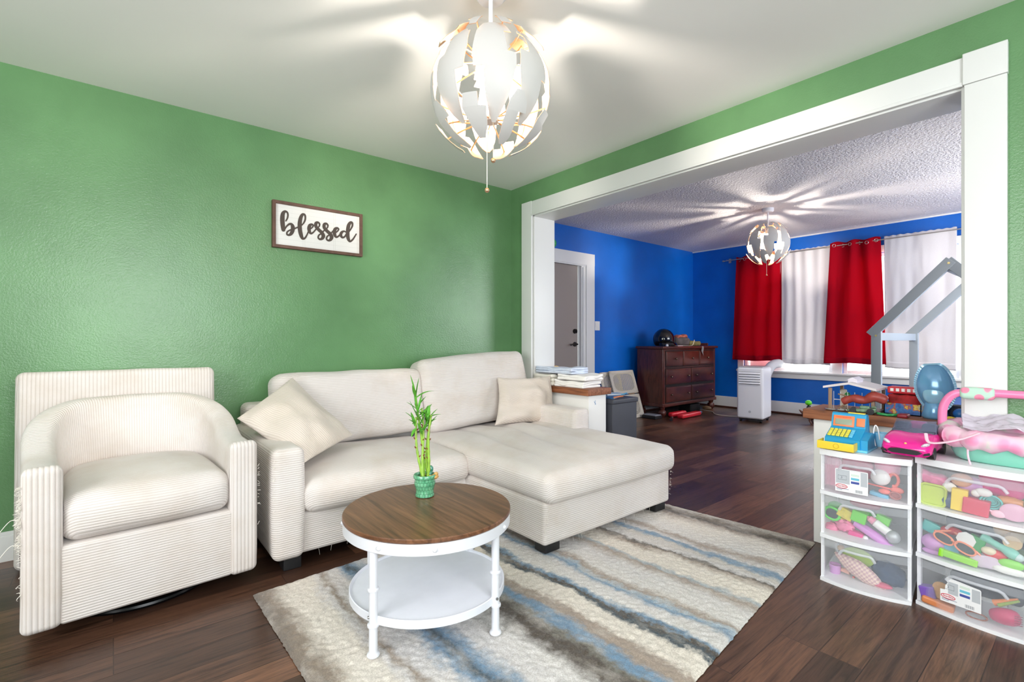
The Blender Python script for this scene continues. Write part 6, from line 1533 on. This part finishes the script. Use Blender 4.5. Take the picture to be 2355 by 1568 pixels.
# ------------------------------------------------------------------ toys on the right wood cap
zc = .7125
def barn():
    x0, x1 = 2.93, 3.13; p0 = onX(1898, 925, x0); p1 = onX(2012, 925, x0); y1, y0 = p0.y, p1.y
    t = thing('toy_stable', 'open toy stable with white roof at the left of the toy pile', 'toy stable', ((x0 + x1) / 2, (y0 + y1) / 2, zc))
    WD = pl('stable_brown', (140, 112, 92)); RF = pl('stable_roof', (216, 206, 206)); ym = (y0 + y1) / 2
    for (x, y) in ((x0 + .01, y0 + .01), (x1 - .01, y0 + .01), (x0 + .01, y1 - .02), (x1 - .01, y1 - .02)): MB().box((x - .006, y - .008, zc + .008), (x + .006, y + .008, zc + .118), r=.002).build('post', WD, t)
    MB().box((x0, y0, zc), (x1, y1, zc + .010), r=.003).build('base', WD, t)
    ze, zr = zc + .116, zc + .142
    for s, yy in ((1, y1 + .008), (-1, y0 - .008)):
        MB().add([(x0 - .01, yy, ze), (x1 + .01, yy, ze), (x1 + .01, ym, zr), (x0 - .01, ym, zr), (x0 - .01, yy, ze + .011), (x1 + .01, yy, ze + .011), (x1 + .01, ym, zr + .011), (x0 - .01, ym, zr + .011)], [[0, 1, 2, 3], [4, 5, 6, 7], [0, 1, 5, 4], [1, 2, 6, 5], [2, 3, 7, 6], [3, 0, 4, 7]]).build('roof', RF, t, smooth=False)
    m = MB(); m.box((x0 + .05, ym - .020, zr - .002), (x1 - .05, ym + .020, zr + .020)); m.prism([(-.026, 0), (.026, 0), (0, .014)], -.055, .055, Matrix.Translation(Vector(((x0 + x1) / 2, ym, zr + .02))) @ Matrix(((0, 0, 1, 0), (1, 0, 0, 0), (0, 1, 0, 0), (0, 0, 0, 1)))); m.build('cupola', pl('cupola_white', (226, 218, 228)), t, smooth=False)
    m = MB()
    for k in range(6): m.cyl((x0 + .03, y0 + .03 + k * (y1 - y0 - .06) / 5, zc + .01), (x0 + .03, y0 + .03 + k * (y1 - y0 - .06) / 5, zc + .10), .0015, n=6)
    m.box((x0 + .028, y0 + .03, zc + .055), (x0 + .032, y1 - .03, zc + .059)); m.build('railing', pl('pale_grey_rail', (196, 196, 200)), t)
    MB().box((x1 - .05, y1 - .05, zc + .01), (x1 - .02, y1 - .02, zc + .10), r=.008, n=(2, 2, 5), fn=lambda p, h: p * (1 + .1 * noise.noise(p * 60))).build('stall_curtain', pl('cream_cloth', (222, 212, 200), rough=.9), t)
    MB().ball((x1 - .05, ym + .05, zc + .06), (.012, .016, .026), fn=lambda q, d: q * (1 + .4 * noise.noise(d * 4))).build('toy_tree', GRN, t)
    m = MB(); m.tube([(x0 + .03, y1 - .05 - .05 * math.sin(a * PI / 12), zc + .01 + .075 * math.sin(a * PI / 24)) for a in range(13)], .004, 6); m.build('arch', WD, t)
barn()
oneoff(MB().tube(spline([onX(1938, 923, 2.93), onX(1962, 916, 2.93), onX(1988, 920, 2.93), onX(2012, 912, 2.93), onX(2040, 922, 2.94)], 6), [.016, .018, .019, .019, .018, .018, .019, .021, .022, .022, .021, .020, .019, .019, .020, .022, .024, .025, .025, .024, .024, .024, .024, .022, .018], 16), 'toy_glove', 'rust red rubber toy arm lying in front of the stable', 'toy', mat('rust_red_rubber', (150, 58, 50), .4, var=.15, vscale=50))
m = MB(); q = onX(1912, 931, 2.925)
for (dy, r) in ((.0, .026), (-.045, .020)): m.tube([(q.x + r * .75 * math.sin(a * PI / 14), q.y + dy + r * math.cos(a * PI / 14), zc + .008) for a in range(28)], .004, 6, closed=True)
m.box((q.x - .008, q.y - .032, zc), (q.x + .008, q.y - .018, zc + .012), r=.003)
oneoff(m, 'toy_handcuffs', 'silver toy handcuffs at the left end of the right wood cap', 'toy handcuffs', mat('toy_chrome', (190, 192, 196), .2, metal=.9))
def minicar():
    q = onX(1982, 934, 2.915); t = thing('toy_race_car', 'grey-green toy race car with black wheels on the wood cap', 'toy car', (q.x, q.y, zc), math.radians(-80))
    G_ = pl('car_grey_green', (110, 138, 108), var=.3, vscale=60)
    m = MB(); m.box((-.062, -.020, .008), (.060, .020, .026), r=.008, n=(8, 3, 1), fn=lambda p, h: Vector((p.x, p.y * (1 - .3 * abs(p.x / h.x) ** 2), p.z + (.008 * (p.x / h.x) if p.z > 0 else 0)))); m.box((-.01, -.012, .024), (.035, .012, .040), r=.008); m.box((.04, -.024, .036), (.060, .024, .041), r=.002); m.build('body', G_, t, world=False)
    for x in (-.036, .036):
        for y in (-.024, .024): MB().cyl((x, y - .006, .0145), (x, y + .006, .0145), .0145 if x < 0 else .0155, n=20).build('wheel', BLACK, t, world=False)
minicar()
oneoff(MB().box((-.045, -.013, 0), (.045, .013, .012), r=.006, n=(8, 2, 1), M=Matrix.Translation(Vector((2.915, onX(2042, 940, 2.915).y, zc))) @ Matrix.Rotation(math.radians(-75), 4, 'Z'), fn=lambda p, h: p + Vector((0, .012 * (p.x / h.x) ** 2, .004 * abs(p.x / h.x)))), 'toy_comb', 'translucent green toy piece beside the grey-green race car', 'toy', mat('clear_green', (40, 150, 80), .15, alpha=.85))
oneoff(MB().box((-.03, -.02, 0), (.03, .02, .018), r=.006, M=Matrix.Translation(Vector((2.92, onX(2078, 945, 2.92).y, zc)))), 'toy_block', 'dark red toy block between the green piece and the blue foil balloon', 'toy block', pl('dark_red', (130, 24, 34)))
def bin_():
    p0, p1 = onX(2034, 925, 3.03), onX(2120, 925, 3.03); y1, y0 = p0.y, p1.y; x0, x1 = 3.02, 3.16
    t = thing('toy_bin', 'blue printed storage bin heaped with red toys on the wood cap', 'storage bin', ((x0 + x1) / 2, (y0 + y1) / 2, zc))
    pm_, nt, b = nodes('blue_print_bin'); n = noise_n(nt, objco(nt), 22, 3, .6); nt.links.new(ramp(nt, n, [(.35, (30, 70, 140)), (.5, (52, 110, 170)), (.56, (170, 60, 50)), (.62, (214, 190, 70)), (.7, (70, 120, 180))]), b.inputs['Base Color'])
    m = MB(); m.box((x0, y0, zc), (x1, y0 + .004, zc + .055)).box((x0, y1 - .004, zc), (x1, y1, zc + .055)).box((x0, y0, zc), (x0 + .004, y1, zc + .055)).box((x1 - .004, y0, zc), (x1, y1, zc + .055)).box((x0, y0, zc), (x1, y1, zc + .004)); m.build('bin', pm_, t, smooth=False)
    ym = (y0 + y1) / 2
    oneoff(MB().box((x0 + .012, y0 + .012, zc + .012), (x1 - .012, y1 - .012, zc + .098), r=.02, n=(5, 7, 3), fn=lambda p, h: p + p * .18 * noise.noise(p * 30)), 'red_cloth', 'crumpled dark red cloth heaped in the blue bin', 'cloth', mat('dark_red_cloth', (156, 26, 30), .8, var=.4, vscale=30))
    t2 = thing('toy_bus', 'red toy bus with white windows on top of the blue bin', 'toy bus', ((x0 + x1) / 2, ym, zc + .1))
    MB().box((x0 + .03, y0 + .006, zc + .100), (x1 - .03, y1 - .006, zc + .135), r=.008).build('body', RED, t2)
    for k in range(5):
        yy = y1 - .020 - k * (y1 - y0 - .035) / 5; MB().box((x0 + .028, yy - .013, zc + .112), (x0 + .0305, yy, zc + .127)).build('window', WHT, t2)
bin_()
def foil():
    q = onX(2150, 890, 3.0); t = thing('foil_balloon', 'plain blue foil balloon with crimped edge standing on the wood cap', 'foil balloon', (q.x, q.y, zc))
    FB = mat('blue_foil', (110, 164, 208), .18, metal=.15, coat=.4); FL = mat('pale_blue_foil', (150, 196, 224), .18, metal=.15, coat=.4); FD = mat('dark_blue_foil', (46, 76, 124), .15, metal=.35, coat=.5)
    M = Matrix.Translation(Vector((q.x, q.y, q.z))) @ Matrix.Rotation(-.10, 4, 'X')
    hy, hz, dx = .068, .105, .042
    def body(s):
        return lambda u, v: (s * dx * max(0, 1 - ((2 * u - 1) ** 2)) ** .5 * math.sin(PI * v) ** .6 * 1.0 + .0012 * math.sin(u * 70) * (abs(2 * u - 1) ** 4), hy * (2 * u - 1) * (math.sin(PI * (v * .96 + .02)) ** .42), hz * (2 * v - 1))
    m = MB(); m.sheet(body(-1), 40, 30, 0, M=M); m.sheet(body(1), 40, 30, 0, M=M); m.build('envelope', FB, t, sharp=80)
    # flat crimped rim
    N = 90; vs = []; fs = []
    for i in range(N):
        v = (i + .5) / N * 2; s = 1 if v < 1 else -1; vv = v if v < 1 else 2 - v
        yy = hy * s * (math.sin(PI * (vv * .96 + .02)) ** .42); zz = hz * (2 * vv - 1); d = Vector((0, yy / hy, zz / hz)).normalized()
        for (k, xo) in ((0, 0), (.010, .0012 * (1 if i % 2 else -1))): vs.append(Vector((xo, yy, zz)) + d * k)
    for i in range(N): j = (i + 1) % N; fs.append([2 * i, 2 * i + 1, 2 * j + 1, 2 * j])
    MB().add(vs, fs, M).build('crimped_edge', FL, t, sharp=20)
    MB().ball(M @ Vector((-.030, .004, -.035)), (.014, .040, .045), 20, 12).build('front_patch', FL, t, sharp=80)
    MB().lathe([(0, zc), (.044, zc), (.050, zc + .012), (.042, zc + .05), (.034, zc + .085), (0, zc + .09)], 22, cen=(q.x, q.y, 0)).build('pleated_base', FB, t, sharp=80)
foil()
oneoff(MB().ball((3.04, onX(2208, 945, 3.04).y, zc + .026), .026), 'toy_ball', 'blue toy ball beside the right opening casing on the wood cap', 'ball', pl('deep_blue_ball', (44, 110, 180)))
oneoff(MB().tube(spline([(2.96, onX(2172, 945, 2.96).y, zc + .006), (2.955, onX(2185, 945, 2.96).y, zc + .013), (2.97, onX(2205, 945, 2.96).y, zc + .006)], 6), [.004, .006, .007, .008, .008, .009, .009, .009, .008, .008, .007, .006, .003], 10), 'toy_banana', 'yellow toy banana on the wood cap behind the doll carrier', 'toy food', YEL)
oneoff(MB().box((3.05, onX(2216, 930, 3.05).y, zc), (3.16, onX(2176, 930, 3.05).y, zc + .06), r=.015, n=(4, 4, 2), fn=lambda p, h: p * (1 + .15 * noise.noise(p * 40))), 'toy_bag', 'dark toy bag at the back of the cap near the casing', 'bag', mat('dark_slate_cloth', (44, 48, 60), .8))
